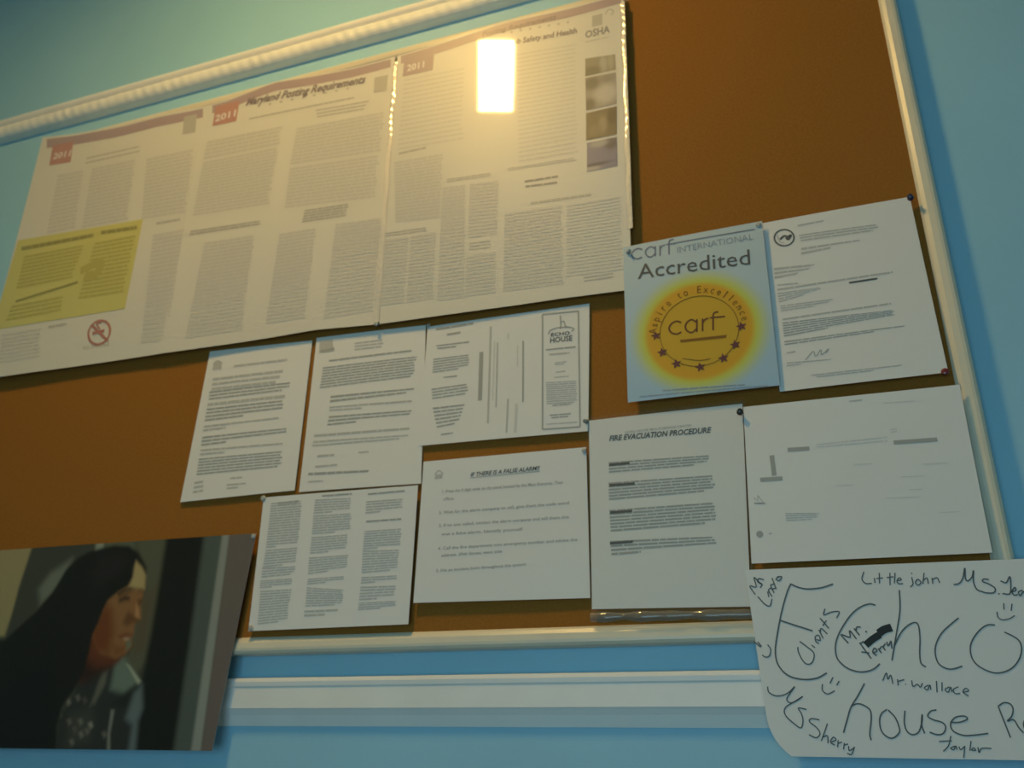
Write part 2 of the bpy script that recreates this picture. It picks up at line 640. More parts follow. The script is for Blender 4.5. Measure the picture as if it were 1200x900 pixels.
pl.quad('yellow_panel', LK_YELLOW, [(22, 282), (168, 257), (147, 362), (-8, 388)], off=0.0006, n=12)
pl.lines(LK_YDARK, [(26.0, 289.0), (110.0, 273.0), (110.0, 279.0), (26.0, 295.0)], 1, 0.7, off=0.001, part='yellow_panel_text')
pl.lines(LK_YDARK, [(119.0, 270.0), (161.0, 264.0), (161.0, 270.0), (119.0, 276.0)], 1, 0.7, off=0.001, part='yellow_panel_text')
pl.lines(LK_YINK, [(30, 300), (100, 286), (85, 327), (20, 340)], 9, 0.55, off=0.001, part='yellow_panel_text')
pl.lines(LK_YINK, [(112, 284), (160, 275), (145, 344), (92, 352)], 14, 0.55, off=0.001, part='yellow_panel_text')
pl.lines(LK_YINK, [(16, 358), (76, 346), (72, 366), (8, 378)], 4, 0.5, off=0.001, part='yellow_panel_text')
pl.stroke('yellow_panel_rule', LK_YDARK, [(20, 354), (92, 331)], 2.2, off=0.0011, smooth=False)
pl.stroke('yellow_panel_rule', LK_YINK, [(95, 318), (118, 308), (113, 322), (99, 326)], 8, off=0.0011)
ring = [(117 + 12.5 * math.cos(a) + 2.2 * math.sin(a), 390 - 14 * math.sin(a)) for a in np.linspace(0, 2 * math.pi, 24, endpoint=False)]
pl.stroke('no_smoking_sign', LK_SIGN, ring + [ring[0]], 2.2, off=0.0007)
pl.stroke('no_smoking_sign', LK_SIGN, [(108, 381), (127, 400)], 2.4, off=0.0008, smooth=False)
pl.stroke('no_smoking_sign', LK_SIGN, [(109, 391), (123, 388)], 3, off=0.0008, smooth=False)
pl.stroke('no_smoking_sign', LK_SIGN, [(118, 386), (114, 380), (120, 378)], 1.5, off=0.0008)
pl.text('printed_lettering', LK_MID, 'NO SMOKING', (98, 410), (128, 406), 3.5, 0.0)
pl.lines(LK_MID, [(58.0, 382.0), (79.0, 378.0), (79.0, 382.0), (58.0, 386.0)], 1, 0.7, off=0.0005, part='printed_text')
pl.lines(LK_PALE, [(4, 392), (50, 384), (48, 420), (0, 428)], 8, 0.5)
pl.done()

# middle poster
pm = poster('laminated labor law poster headed Posting Requirements, middle of three', 240, 463, 188, 442, 1.4)
band(pm, 249, 458, 1.5, 11)
pm.quad('heading_band', LK_RED, [(253, 125), (281, 118), (277, 142), (249, 148)], off=0.0006)
pm.text('heading_lettering', LK_WHITE, '2011', (252, 143), (276, 136), 7, 0.02, off=0.0009)
pm.text('heading_lettering', LK_BANDD, 'Maryland Posting Requirements', (288, 124), (428, 97), 8, 0.025, 0.25, off=0.0007)
for i in range(9):
    x = 302 + i * 13
    pm.stroke('heading_star', LK_MID, [(x, 125 - (x - 302) * 0.2), (x + 3, 124.4 - (x - 302) * 0.2)], 2.2, smooth=False)
pm.quad('printed_seal', LK_MID, [(439, 91), (455, 88), (453, 106), (438, 109)], off=0.0006)
pm.lines(LK_MID, [(370, 128), (436, 116), (425, 130), (372, 139)], 3, 0.4)
pm.lines(LK_MID, [(292, 137), (415, 112), (415, 117), (292, 142)], 1, 0.35)
for q, n, mm in (([(243, 165), (332, 147), (328, 170), (238, 188)], 5, LK_PALE), ([(238, 190), (328, 172), (316, 240), (226, 254)], 17, LK_PALE),
                 ([(348, 150), (452, 130), (446, 178), (340, 194)], 11, LK_PALE), ([(340, 197), (446, 181), (440, 232), (334, 245)], 12, LK_PALE),
                 ([(358, 246), (410, 238), (406, 254), (354, 262)], 5, LK_MID), ([(224, 270), (306, 258), (305, 264), (222, 277)], 2, LK_MID),
                 ([(240, 284), (300, 275), (284, 388), (218, 398)], 26, LK_PALE), ([(328, 274), (372, 267), (358, 374), (312, 381)], 25, LK_PALE),
                 ([(394, 262), (448, 255), (438, 366), (380, 375)], 26, LK_PALE)):
    pm.lines(mm, q, n, 0.70)
pm.done()

# right poster
pr = poster('laminated workplace safety poster with column of photos, rightmost of three', 466, 730, 445, 741, 2.6)
band(pr, 470, 728, 1.5, 11)
pr.quad('heading_band', LK_BAND, [(474, 70), (509, 61), (507, 82), (472, 90)], off=0.0006)
pr.text('heading_lettering', LK_WHITE, '2011', (477, 84), (497, 79), 7, 0.02, off=0.0009)
pr.text('heading_lettering', LK_BANDD, 'Posting Requirements', (565, 43), (652, 22), 5, 0.02, 0.2, off=0.0007)
pr.text('heading_lettering', LK_BANDD, 'Job Safety and Health', (598, 53), (676, 39), 6, 0.02, off=0.0007)
for i in range(7):
    x = 598 + i * 11
    pr.stroke('heading_star', LK_MID, [(x, 38 - i * 1.9), (x + 3, 37.4 - i * 1.9)], 2.4, smooth=False)
pr.quad('printed_seal', LK_MID, [(694, 19), (706, 16), (706, 29), (694, 32)], off=0.0006)
pr.stroke('printed_seal', LK_MID, [(709, 17), (714, 11), (719, 14), (716, 18)], 1.5)
pr.text('osha_lettering', LK_DARK, 'OSHA', (686, 45), (715, 38), 8, 0.03)
pr.lines(LK_MID, [(686, 48), (714, 42), (714, 45), (686, 51)], 1, 0.3)


def picture(s, c, base, blobs, m=M_COLLAM, n=24, part='printed_photo'):
    a = [s.at(*p) for p in c]
    pts = []
    cols = []
    for j in range(n + 1):
        for i in range(n + 1):
            u, v = i / n, j / n
            pts.append((a[0] * (1 - u) + a[1] * u) * (1 - v) + (a[3] * (1 - u) + a[2] * u) * v)
            k = np.array(base, float)
            for (bu, bv, ru, rv, cc) in blobs:
                d = ((u - bu) / ru) ** 2 + ((v - bv) / rv) ** 2
                wgt = 1 / (1 + d ** 3)
                k = k * (1 - wgt) + np.array(cc) * wgt
            cols.append(k)
    f = []
    for j in range(n):
        for i in range(n):
            k = j * (n + 1) + i
            f.append((k, k + n + 1, k + n + 2, k + 1))
    V = [(x, s.Y(x, z, 0.0006), z) for x, z in pts]
    o = mesh_obj(part, V, f, m, s.sheet)
    ca = o.data.color_attributes.new('ink', 'FLOAT_COLOR', 'POINT')
    ca.data.foreach_set('color', np.c_[np.array(cols), np.ones(len(cols))].astype(np.float32).ravel())


picture(pr, [(686, 69), (721, 64), (722, 82), (686, 90)], (0.30, 0.27, 0.20), [(0.6, 0.5, 0.12, 0.5, (0.45, 0.42, 0.36)), (0.2, 0.8, 0.3, 0.3, (0.2, 0.18, 0.13)), (0.85, 0.4, 0.1, 0.5, (0.42, 0.39, 0.3))])
picture(pr, [(686, 92), (722, 85), (723, 122), (687, 130)], (0.33, 0.30, 0.26), [(0.65, 0.6, 0.4, 0.28, (0.55, 0.52, 0.47)), (0.2, 0.2, 0.25, 0.2, (0.18, 0.16, 0.13)), (0.1, 0.85, 0.2, 0.2, (0.16, 0.14, 0.11)), (0.7, 0.15, 0.2, 0.1, (0.28, 0.26, 0.22))])
picture(pr, [(687, 133), (723, 125), (723, 158), (687, 165)], (0.19, 0.15, 0.09), [(0.55, 0.55, 0.14, 0.3, (0.34, 0.28, 0.19)), (0.3, 0.7, 0.2, 0.2, (0.25, 0.2, 0.13)), (0.85, 0.3, 0.15, 0.3, (0.13, 0.10, 0.06))])
picture(pr, [(688, 168), (723, 161), (724, 195), (688, 202)], (0.23, 0.22, 0.32), [(0.8, 0.18, 0.22, 0.2, (0.12, 0.11, 0.13)), (0.15, 0.93, 0.3, 0.08, (0.45, 0.42, 0.40)), (0.4, 0.1, 0.3, 0.12, (0.4, 0.38, 0.38)), (0.3, 0.8, 0.5, 0.05, (0.10, 0.10, 0.14))])
for q, n, mm, fl in (([(474, 92), (545, 78), (543, 165), (466, 178)], 16, LK_PALE, 0.28), ([(606, 62), (676, 50), (678, 180), (608, 192)], 26, LK_PALE, 0.3),
                     ([(468, 178), (500, 171), (499, 176), (467, 183)], 1, LK_MID, 0.5), ([(462, 190), (520, 180), (516, 256), (464, 262)], 19, LK_PALE, 0.74),
                     ([(524, 210), (576, 202), (576, 207), (524, 215)], 2, LK_MID, 0.5), ([(595, 197), (675, 184), (676, 189), (595, 201)], 2, LK_MID, 0.4),
                     ([(452, 273), (500, 266), (500, 272), (452, 279)], 2, LK_MID, 0.5), ([(450, 281), (480, 277), (474, 356), (444, 360)], 20, LK_PALE, 0.74),
                     ([(482, 276), (512, 272), (508, 352), (477, 356)], 20, LK_PALE, 0.74), ([(519, 220), (546, 216), (545, 350), (513, 354)], 32, LK_PALE, 0.74),
                     ([(551, 215), (585, 211), (583, 276), (549, 280)], 16, LK_PALE, 0.74), ([(551, 284), (576, 281), (575, 292), (550, 295)], 3, LK_MID, 0.4),
                     ([(547, 300), (582, 295), (581, 344), (546, 349)], 12, LK_PALE, 0.74), ([(592, 250), (660, 240), (661, 334), (590, 343)], 24, LK_PALE, 0.74),
                     ([(664, 240), (728, 230), (731, 318), (664, 326)], 22, LK_PALE, 0.5), ([(684, 324), (720, 319), (720, 327), (685, 332)], 2, LK_MID, 0.4)):
    pr.lines(mm, q, n, fl)
pr.lines(LK_DARK, [(615, 211), (654, 205), (654, 209), (615, 215)], 1, 0.6)
pr.lines(LK_DARK, [(616, 217), (653, 212), (653, 216), (616, 221)], 1, 0.6)
pr.lines(LK_MID, [(622, 236), (693, 226), (693, 231), (622, 241)], 1, 0.55)
pr.done()


def curled_edge(s, pix_top, pix_bot, sign, width=0.011, tilt=0.42, seedv=1):
    """rippled lip of the laminate lifting toward the room; sign +1 lifts on the right"""
    r = random.Random(seedv)
    a, b = s.at(*pix_top), s.at(*pix_bot)
    n, mcols = 240, 8
    V = []
    ln = np.linalg.norm(b - a)
    ph = 0
    for k in range(n + 1):
        t = k / n
        p = a + (b - a) * t
        zz = t * ln
        rip = max(0.00022, 0.0007 * (1 - 1.7 * t)) * math.sin(2 * math.pi * zz / 0.0165 + 1.2 * math.sin(zz * 37)) + 0.0005 * math.sin(zz * 61 + seedv)
        for j in range(mcols + 1):
            q = j / mcols
            xx = p[0] + sign * width * q
            lift = width * tilt * q * q / 2 + rip * q
            V.append((xx, s.Y(p[0], p[1], 0.0007) - lift, p[1]))
    F = []
    for k in range(n):
        for j in range(mcols):
            i = k * (mcols + 1) + j
            F.append((i, i + mcols + 1, i + mcols + 2, i + 1) if sign > 0 else (i, i + 1, i + mcols + 2, i + mcols + 1))
    return mesh_obj('laminate_edge', V, F, lam_ink('clear_laminate_lip', (0.66, 0.63, 0.57)), s.root, smooth=True)


curled_edge(pr, (467, 72), (445, 378), -1, width=0.010, seedv=3)
curled_edge(pr, (726, 4), (735, 270), 1, width=0.010, seedv=8)


# ---- white sheets ---------------------------------------------------------------
def bow(a, b, c=0.0, d=0.0):
    """a: bulge across, b: lift of the bottom edge, c: lift of the right edge, d: lift of the left edge"""
    return lambda u, v: -a * math.sin(math.pi * min(1, max(0, u))) - b * (1 - v) ** 2 - c * max(0, u) ** 3 - d * max(0, 1 - u) ** 3


# first letter (left)
p1 = Sheet('typed_letter', 'white typed letter half under the yellow-panelled poster, left of its twin', 'paper', -0.003,
           corners=[(246, 412), (366, 399), (346, 575), (212, 589)], defo=bow(0.001, 0.002))
p1.quad('printed_logo', K_SOFT, [(251, 425), (260, 424), (260, 433), (249, 434)])
p1.stroke('printed_logo', K_SOFT, [(250, 427), (255, 423), (261, 426)], 1.5)
for q, n, mm, la in (([(275, 427), (340, 419), (340, 424), (274, 432)], 1, K_SOFT, .95), ([(250, 442), (334, 432), (332, 450), (248, 459)], 3, K_SOFT, .9),
                     ([(246, 458), (343, 447), (340, 458), (245, 470)], 3, K_MID, .9), ([(244, 471), (335, 461), (334, 468), (243, 478)], 1, K_SOFT, 1),
                     ([(243, 478), (334, 468), (332, 484), (240, 495)], 4, K_MID, .5), ([(240, 498), (330, 488), (329, 495), (238, 507)], 2, K_SOFT, .3),
                     ([(238, 511), (338, 501), (336, 511), (236, 524)], 3, K_MID, .3), ([(236, 526), (335, 518), (333, 526), (235, 535)], 2, K_SOFT, .3),
                     ([(234, 537), (334, 528), (331, 548), (231, 558)], 6, K_MID, .95), ([(229, 564), (240, 562), (239, 578), (227, 580)], 3, K_SOFT, 1),
                     ([(272, 559), (286, 558), (284, 562), (270, 563)], 1, K_SOFT, 1), ([(267, 567), (290, 565), (289, 573), (267, 575)], 2, K_SOFT, .6)):
    p1.lines(mm, q, n, 0.5, la)
p1.done()

# second letter
p2 = Sheet('typed_letter', 'white typed letter with indented paragraphs, between its twin and the folded brochure', 'paper', -0.0034,
           corners=[(371, 396), (499, 381), (494, 567), (351, 577)], defo=bow(0.001, 0.0018))
p2.quad('printed_logo', K_SOFT, [(375, 400), (390, 398), (391, 412), (374, 414)])
p2.stroke('printed_logo', K_MID, [(376, 412), (392, 409)], 3, smooth=False)
for q, n, mm, la in (([(416, 401), (449, 397), (451, 408), (416, 412)], 3, K_SOFT, .9), ([(386, 421), (484, 409), (484, 413), (386, 425)], 1, K_MID, 1),
                     ([(379, 430), (489, 417), (487, 442), (375, 456)], 8, K_MID, .95), ([(388, 463), (487, 454), (486, 461), (387, 473)], 2, K_MID, .9),
                     ([(387, 476), (484, 468), (483, 477), (386, 483)], 2, K_SOFT, .4), ([(386, 487), (484, 480), (482, 490), (384, 500)], 3, K_MID, .35),
                     ([(369, 508), (482, 500), (481, 505), (368, 514)], 1, K_SOFT, 1), ([(368, 516), (481, 509), (480, 515), (366, 525)], 2, K_SOFT, .9),
                     ([(373, 532), (393, 531), (392, 536), (372, 538)], 1, K_SOFT, 1), ([(421, 529), (433, 528), (433, 532), (421, 533)], 1, K_SOFT, 1),
                     ([(370, 545), (396, 543), (396, 547), (370, 550)], 1, K_SOFT, 1), ([(362, 553), (434, 550), (432, 555), (362, 559)], 1, K_MID, 1),
                     ([(362, 563), (380, 562), (379, 566), (362, 567)], 1, K_SOFT, 1)):
    p2.lines(mm, q, n, 0.5, la)
p2.done()

# brochure
br = Sheet('folded_brochure', 'white brochure sheet with tall boxed logo panel, right below the posters', 'brochure', -0.0036,
           corners=[(501, 383), (691, 356), (690, 506), (491, 523)], defo=bow(0.0012, 0.002, 0.001))
br.lines(K_MID, [(511.0, 384.6), (555.0, 377.6), (555.0, 381.0), (511.0, 388.0)], 1, 0.7, off=0.0005, part='printed_text')
br.lines(K_MID, [(524.0, 390.8), (540.0, 388.3), (540.0, 391.5), (524.0, 394.0)], 1, 0.7, off=0.0005, part='printed_text')
for q, n, la in (([(511, 404), (552, 399), (549, 407), (513, 410)], 2, .6), ([(508, 420), (551, 415), (550, 432), (507, 438)], 6, .7),
                 ([(520, 441), (536, 439), (536, 443), (520, 444)], 1, 1), ([(506, 455), (549, 449), (549, 463), (507, 469)], 4, .95),
                 ([(507, 477), (546, 473), (538, 498), (513, 503)], 6, .8), ([(518, 508), (532, 506), (531, 510), (517, 512)], 1, 1)):
    br.lines(K_MID, q, n, 0.45, la)
for (xa, ya, xb, yb, wd, mm) in ((564.5, 413, 563, 470, 4.5, K_MID), (575.5, 383, 572.5, 497, 2, K_SOFT), (580, 400, 578, 470, 1.2, K_PALE), (583.5, 402, 582, 478, 1.6, K_SOFT),
                                 (596, 391, 596, 398, 1.5, K_PALE), (607, 405, 607, 430, 1.2, K_PALE), (613.5, 400, 613.5, 472, 1.8, K_MID),
                                 (596, 468, 594.5, 508, 2, K_SOFT), (606, 474, 604.5, 508, 3, K_PALE)):
    br.stroke('printed_text', mm, [(xa, ya), (xb, yb)], wd, smooth=False)
for a, b in (((636, 369), (678, 365)), ((678, 365), (680.5, 501)), ((680.5, 501), (636.5, 504)), ((636.5, 504), (636, 369))):
    br.stroke('printed_border', K_MID, [a, b], 1.8, smooth=False)
br.stroke('printed_logo', K_MID, [(657, 370), (657.5, 380), (657, 386)], 1.6)
br.stroke('printed_logo', K_MID, [(657, 379), (661, 377), (663, 383), (667, 384)], 1.3)
br.stroke('printed_logo', K_MID, [(643, 392), (645, 388), (652, 385), (660, 384), (668, 384), (673, 386), (670, 389)], 1.3)
br.text('printed_logo', K_DARK, 'ECHO', (646, 395), (668, 392.5), 4, 0.02)
br.text('printed_logo', K_DARK, 'HOUSE', (645, 402.5), (671, 399.5), 6, 0.02)
for q, n, mm, la in (([(640, 409), (675, 405), (675, 409), (640, 412)], 1, K_MID, 1), ([(644, 414), (668, 412), (668, 416), (644, 418)], 1, K_SOFT, 1),
                     ([(650, 425), (665, 423), (664, 428), (651, 429)], 2, K_SOFT, .8), ([(651, 436), (663, 434), (663, 437), (652, 438)], 1, K_SOFT, 1),
                     ([(650, 442), (667, 440), (667, 443), (650, 444)], 1, K_SOFT, 1), ([(640, 448), (677, 446), (677, 473), (641, 475)], 11, K_SOFT, .9),
                     ([(648, 474), (670, 472), (670, 476), (648, 478)], 1, K_SOFT, 1), ([(644, 486), (671, 484), (668, 490), (648, 492)], 2, K_MID, .9),
                     ([(641, 497), (678, 494), (678, 497), (641, 499)], 1, K_SOFT, 1)):
    br.lines(mm, q, n, 0.5, la)
br.done()

# three column sheet
tc_ = Sheet('printed_sheet', 'white sheet with three columns of small print beside the dark portrait', 'paper', -0.0085,
            corners=[(309, 583), (490.5, 569), (480, 732), (292, 740)], defo=bow(0.0014, 0.0025, 0.002))
tc_.text('printed_heading', K_MID, 'ECHO HOUSE', (326, 592), (350, 589.5), 3.2, 0.03)
tc_.lines(K_MID, [(378.0, 580.2), (413.0, 577.7), (413.0, 580.5), (378.0, 583.0)], 1, 0.7, off=0.0005, part='printed_text')
tc_.lines(K_MID, [(432.0, 578.2), (475.0, 574.2), (475.0, 577.0), (432.0, 581.0)], 1, 0.7, off=0.0005, part='printed_text')
tc_.lines(K_MID, [(430.0, 610.2), (471.0, 607.2), (471.0, 610.0), (430.0, 613.0)], 1, 0.7, off=0.0005, part='printed_text')
for q, n, la in (([(318, 589), (355, 586), (350, 640), (312, 643)], 18, .3), ([(312, 644), (350, 641), (347, 662), (308, 666)], 7, .6), ([(308, 665), (348, 663), (345, 674), (307, 678)], 4, .9),
                 ([(306, 680), (345, 677), (341, 688), (305, 690)], 4, .4), ([(306, 692), (343, 690), (338, 729), (303, 733)], 13, .7),
                 ([(370, 585), (413, 583), (412, 600), (368, 603)], 6, .5), ([(368, 604), (413, 601), (411, 624), (366, 627)], 8, .6), ([(366, 629), (409, 626), (407, 646), (364, 650)], 7, .5),
                 ([(363, 653), (410, 650), (408, 668), (362, 674)], 7, .5), ([(362, 678), (406, 675), (404, 682), (361, 686)], 3, .5), ([(361, 688), (405, 691), (402, 710), (359, 712)], 8, .8),
                 ([(358, 715), (400, 713), (398, 722), (358, 724)], 2, .6),
                 ([(430, 587), (474, 584), (472, 599), (429, 603)], 5, .4), ([(428, 622), (472, 619), (470, 642), (426, 645)], 8, .4), ([(426, 645), (469, 644), (467, 669), (425, 673)], 9, .8),
                 ([(425, 676), (467, 674), (466, 682), (424, 685)], 3, .4), ([(424, 687), (465, 686), (464, 702), (422, 705)], 5, .5), ([(422, 706), (466, 704), (465, 713), (421, 716)], 4, .6)):
    tc_.lines(K_SOFT, q, n, 0.55, la)
tc_.done()

# false alarm notice
fa = Sheet('printed_notice', 'white notice headed IF THERE IS A FALSE ALARM with five numbered lines', 'notice', -0.0055,
           corners=[(497, 541.5), (687, 524), (692, 701), (485.5, 707)], defo=bow(0.0012, 0.0015, 0.0, 0.002))
fa.quad('printed_logo', K_SOFT, [(511, 557), (519, 556), (519, 561), (510, 562)])
fa.stroke('printed_logo', K_SOFT, [(510, 557), (515, 552), (520, 556)], 1.3)
fa.text('printed_heading', K_DARK, 'IF THERE IS A FALSE ALARM!!', (552, 559), (633, 551), 4.6, 0.02, 0.25)
fa.stroke('printed_heading', K_MID, [(552, 560.5), (633, 552.5)], 0.7, smooth=False)
for n, t, a, b in ((1, '1. Press the 4 digit code on the panel located by the Main Entrance. Then', (519, 578), (660, 567)), (1, 'office.', (520, 587), (533, 586)),
                   (2, '2. Wait for the alarm company to call, give them the code word', (515, 603), (667, 591)),
                   (3, '3. If no one called, contact the alarm company and tell them this', (515, 618), (667, 607.5)), (3, 'was a false alarm. Identify yourself', (518, 628), (613, 622)),
                   (4, '4. Call the fire department non emergency number and advise the', (514, 645), (677, 634)), (4, 'address. 25th Street, west side', (518, 653), (589, 648)),
                   (5, '5. File an incident form throughout the system', (512, 671), (617, 663))):
    fa.text('printed_text', K_MID, t, a, b, 3.4, 0.012)
fa.done()

# fire evacuation procedure in a clear sleeve
ev = Sheet('printed_notice', 'white FIRE EVACUATION PROCEDURE notice in a clear plastic sleeve', 'notice', -0.0070,
           corners=[(690, 493), (870, 473), (880, 711), (694, 714)], defo=bow(0.0008, 0.0012))
ev.text('printed_heading', K_MID, 'ECHO HOUSE MULTI-SERVICE CENTER', (733, 508), (811, 500), 2.6, 0.01)
ev.text('printed_heading', K_DARK, 'FIRE EVACUATION PROCEDURE', (714, 517), (834, 507), 6, 0.03, 0.25)
for q, n, la in (([(713, 541), (832, 533), (831, 545), (714, 555)], 4, .85), ([(713, 565), (840, 556), (838, 576), (714, 587)], 6, .9),
                 ([(714, 597), (840, 588), (839, 614), (716, 624)], 7, .9), ([(715, 633), (842, 628), (843, 641), (717, 652)], 4, .28)):
    ev.lines(K_MID, q, n, 0.55, la)
for a, b in (((714, 545), (738, 543)), ((714, 569), (744, 567)), ((715, 601), (741, 599)), ((715, 637), (742, 635))):
    ev.stroke('printed_text', K_DARK, [a, b], 3.0, smooth=False)
mc = bpy.data.materials.new('clear_plastic_film')
mc.use_nodes = True
nt = mc.node_tree
nt.nodes.remove(nt.nodes['Principled BSDF'])
tr = nt.nodes.new('ShaderNodeBsdfTransparent')
tr.inputs[0].default_value = (0.98, 0.985, 0.98, 1)
pb = nt.nodes.new('ShaderNodeBsdfPrincipled')
pb.inputs['Base Color'].default_value = (0.6, 0.6, 0.57, 1)
pb.inputs['Roughness'].default_value = 0.12
mx = nt.nodes.new('ShaderNodeMixShader')
mx.inputs[0].default_value = 0.05
nt.links.new(tr.outputs[0], mx.inputs[1])
nt.links.new(pb.outputs[0], mx.inputs[2])
nt.links.new(mx.outputs[0], nt.nodes['Material Output'].inputs[0])
ca_, cb_, cc_, cd_ = [ev.at(*p) for p in ((688, 489), (873, 469), (884, 718), (693, 722))]
V, F = [], []
nn = 20
for j in range(nn + 1):
    for i in range(nn + 1):
        u, v = i / nn, j / nn
        q = (ca_ * (1 - u) + cb_ * u) * (1 - v) + (cd_ * (1 - u) + cc_ * u) * v
        V.append((q[0], ev.Y(q[0], q[1], 0.0012), q[1]))
for j in range(nn):
    for i in range(nn):
        k = j * (nn + 1) + i
        F.append((k, k + nn + 1, k + nn + 2, k + 1))
mesh_obj('clear_sleeve', V, F, mc, ev.root, smooth=True)
ml = mc.copy()
ml.name = 'clear_plastic_lip'
ml.node_tree.nodes['Mix Shader'].inputs[0].default_value = 0.45
ml.node_tree.nodes['Principled BSDF'].inputs['Base Color'].default_value = (0.35, 0.33, 0.29, 1)
ml.node_tree.nodes['Principled BSDF'].inputs['Coat Weight'].default_value = 1.0
# rolled lower lip of the sleeve
V, F = [], []
NS = 60
for k in range(NS + 1):
    t = k / NS
    q = cd_ * (1 - t) + cc_ * t
    rr = 0.0048 * (1 + 0.25 * math.sin(t * 23) * math.sin(t * 7))
    yc = ev.Y(q[0], q[1], 0.0012)
    for i in range(13):
        a = -0.2 + math.pi * 1.2 * i / 12
        V.append((q[0], yc - rr * math.sin(a), q[1] - rr * 0.4 + rr * math.cos(a) * 1.3))
for k in range(NS):
    for i in range(12):
        a = k * 13 + i
        F.append((a, a + 1, a + 14, a + 13))
mesh_obj('sleeve_lip', V, F, ml, ev.root, smooth=True)
ev.done()


# accreditation certificate
def carf_colour(XY):
    c0 = np.array(P(819, 388, -0.016))[[0, 2]]
    r = np.hypot(XY[:, 0] - c0[0], XY[:, 1] - c0[1]) / 0.081
    z = XY[:, 1]
    z1 = P(810, 275, -0.016)[2]
    z0 = P(825, 462, -0.016)[2]
    v = np.clip((z - z0) / (z1 - z0), 0, 1)[:, None]
    bg = np.array([0.36, 0.53, 0.68]) * (1 - v) + np.array([0.52, 0.62, 0.66]) * v
    yel = np.array([0.56, 0.60, 0.10])
    org = np.array([0.66, 0.36, 0.03])
    gld = np.array([0.60, 0.37, 0.035])
    w1 = (1 - smooth01((r - 0.98) / 0.36))[:, None]
    c = bg * (1 - w1) + yel * w1
    w2 = (1 - smooth01((r - 0.90) / 0.14))[:, None]
    c = c * (1 - w2) + org * w2
    w3 = (1 - smooth01((r - 0.68) / 0.16))[:, None]
    return c * (1 - w3) + gld * w3


cf = Sheet('accreditation_certificate', 'pale blue Accredited certificate with a golden seal of stars', 'certificate', -0.016,
           corners=[(730, 290), (893, 259), (914, 452), (736, 472)], m=M_COL, nx=70, nz=80, defo=bow(0.0012, 0.0012), colour=carf_colour)
K_CARF = mat('certificate_violet_ink', (0.19, 0.20, 0.27), 0.6, 0.3)
K_CAPS = mat('certificate_grey_blue_ink', (0.30, 0.36, 0.42), 0.6, 0.3)
K_SEAL = mat('seal_brown_ink', (0.15, 0.055, 0.03), 0.6, 0.3)
K_SEAL2 = mat('seal_amber_ink', (0.24, 0.11, 0.018), 0.6, 0.3)
K_STAR = mat('seal_star_ink', (0.14, 0.05, 0.055), 0.6, 0.3)
# logo word: c a r f drawn as thin rounded strokes
def carf_word(part, m, ox, oy, sx_, sy_, skew, wpx, bar):
    def Q(x, y):
        return (ox + x * sx_, oy - y * sy_ + x * sx_ * skew)
    def S(pts, **k):
        cf.stroke(part, m, [Q(*p) for p in pts], wpx, **k)
    S([(0.95, 0.85), (0.6, 1.0), (0.2, 0.85), (0.02, 0.5), (0.2, 0.15), (0.6, 0.0), (0.95, 0.12)])
    S([(2.1, 0.75), (1.75, 1.0), (1.4, 0.85), (1.25, 0.5), (1.4, 0.15), (1.75, 0.0), (2.1, 0.25)])
    S([(2.12, 1.0), (2.12, 0.0)], smooth=False)
    S([(2.55, 1.0), (2.55, 0.0)], smooth=False)
    S([(2.55, 0.6), (2.7, 0.88), (3.0, 1.0)])
    S([(3.35, 0.0), (3.35, 1.15), (3.48, 1.38), (3.75, 1.42)])
    S([(3.1, 1.0), (3.35 + bar, 1.0)], smooth=False)


carf_word('logo_lettering', K_CARF, 740, 304.5, 13.2, 12, -0.13, 1.6, 0.6)
cf.stroke('logo_lettering', K_CARF, [(790, 285.5), (884, 269)], 1.4, smooth=False)
cf.text('logo_lettering', K_CAPS, 'INTERNATIONAL', (794, 297), (883, 281), 7, 0.0)
cf.text('certificate_heading', K_DARK, 'Accredited', (747.5, 327.5), (879.5, 310), 17, 0.002)
arc = 'Aspire to Excellence'
sc0 = cf.at(819, 388)
for i, ch in enumerate(arc):
    if ch == ' ':
        continue
    th = math.radians(172 - i * (172 - 8) / (len(arc) - 1))
    V, F, wd = glyphs(ch, 0.0, 0.0)
    ex = np.array([math.sin(th), -math.cos(th)])
    ey = np.array([math.cos(th), math.sin(th)])
    o_ = sc0 + ey * 0.0622
    k = 0.0175
    cf.add('seal_motto', K_SEAL2, [o_ + ex * (x - wd / 2) * k * 0.8 + ey * y * k for x, y in V], F, 0.0005)
for rr, wpx in ((0.0565, 1.0),):
    pts = [sc0 + rr * np.array([math.cos(a), math.sin(a)]) for a in np.linspace(0, 2 * math.pi, 49)]
    V, F = [], []
    for a in np.linspace(0, 2 * math.pi, 65):
        d = np.array([math.cos(a), math.sin(a)])
        V += [sc0 + d * rr, sc0 + d * (rr + 0.0011)]
    F = [(2 * i, 2 * i + 1, 2 * i + 3, 2 * i + 2) for i in range(64)]
    cf.add('seal_ring', K_SEAL2, V, F, 0.0005)
carf_word('seal_lettering', K_SEAL, 784, 393, 15.5, 15, -0.10, 2.0, 0.9)
cf.quad('seal_ribbon', K_SEAL2, [(797, 399), (852, 393), (851, 396.5), (798, 402)])
cf.stroke('seal_ribbon', K_SEAL2, [(800, 421), (820, 423), (833, 421)], 1)
for (sx_, sy_) in ((769, 394), (776.5, 413.5), (793, 427), (821, 431), (848, 420.5), (862, 404.5), (869, 383)):
    c = cf.at(sx_, sy_)
    V = [c]
    cf.uid += 1
    for i in range(10):
        a = math.pi / 2 + math.pi * i / 5 + 0.15
        r = 0.0082 if i % 2 == 0 else 0.0036
        V.append(c + r * np.array([math.cos(a), math.sin(a)]))
    cf.add('seal_star', K_STAR, V, [(0, i, i % 10 + 1) for i in range(1, 11)], 0.0006)
cf.lines(K_CAPS, [(777, 457), (873, 450), (873, 453), (777, 460)], 1, 0.6)
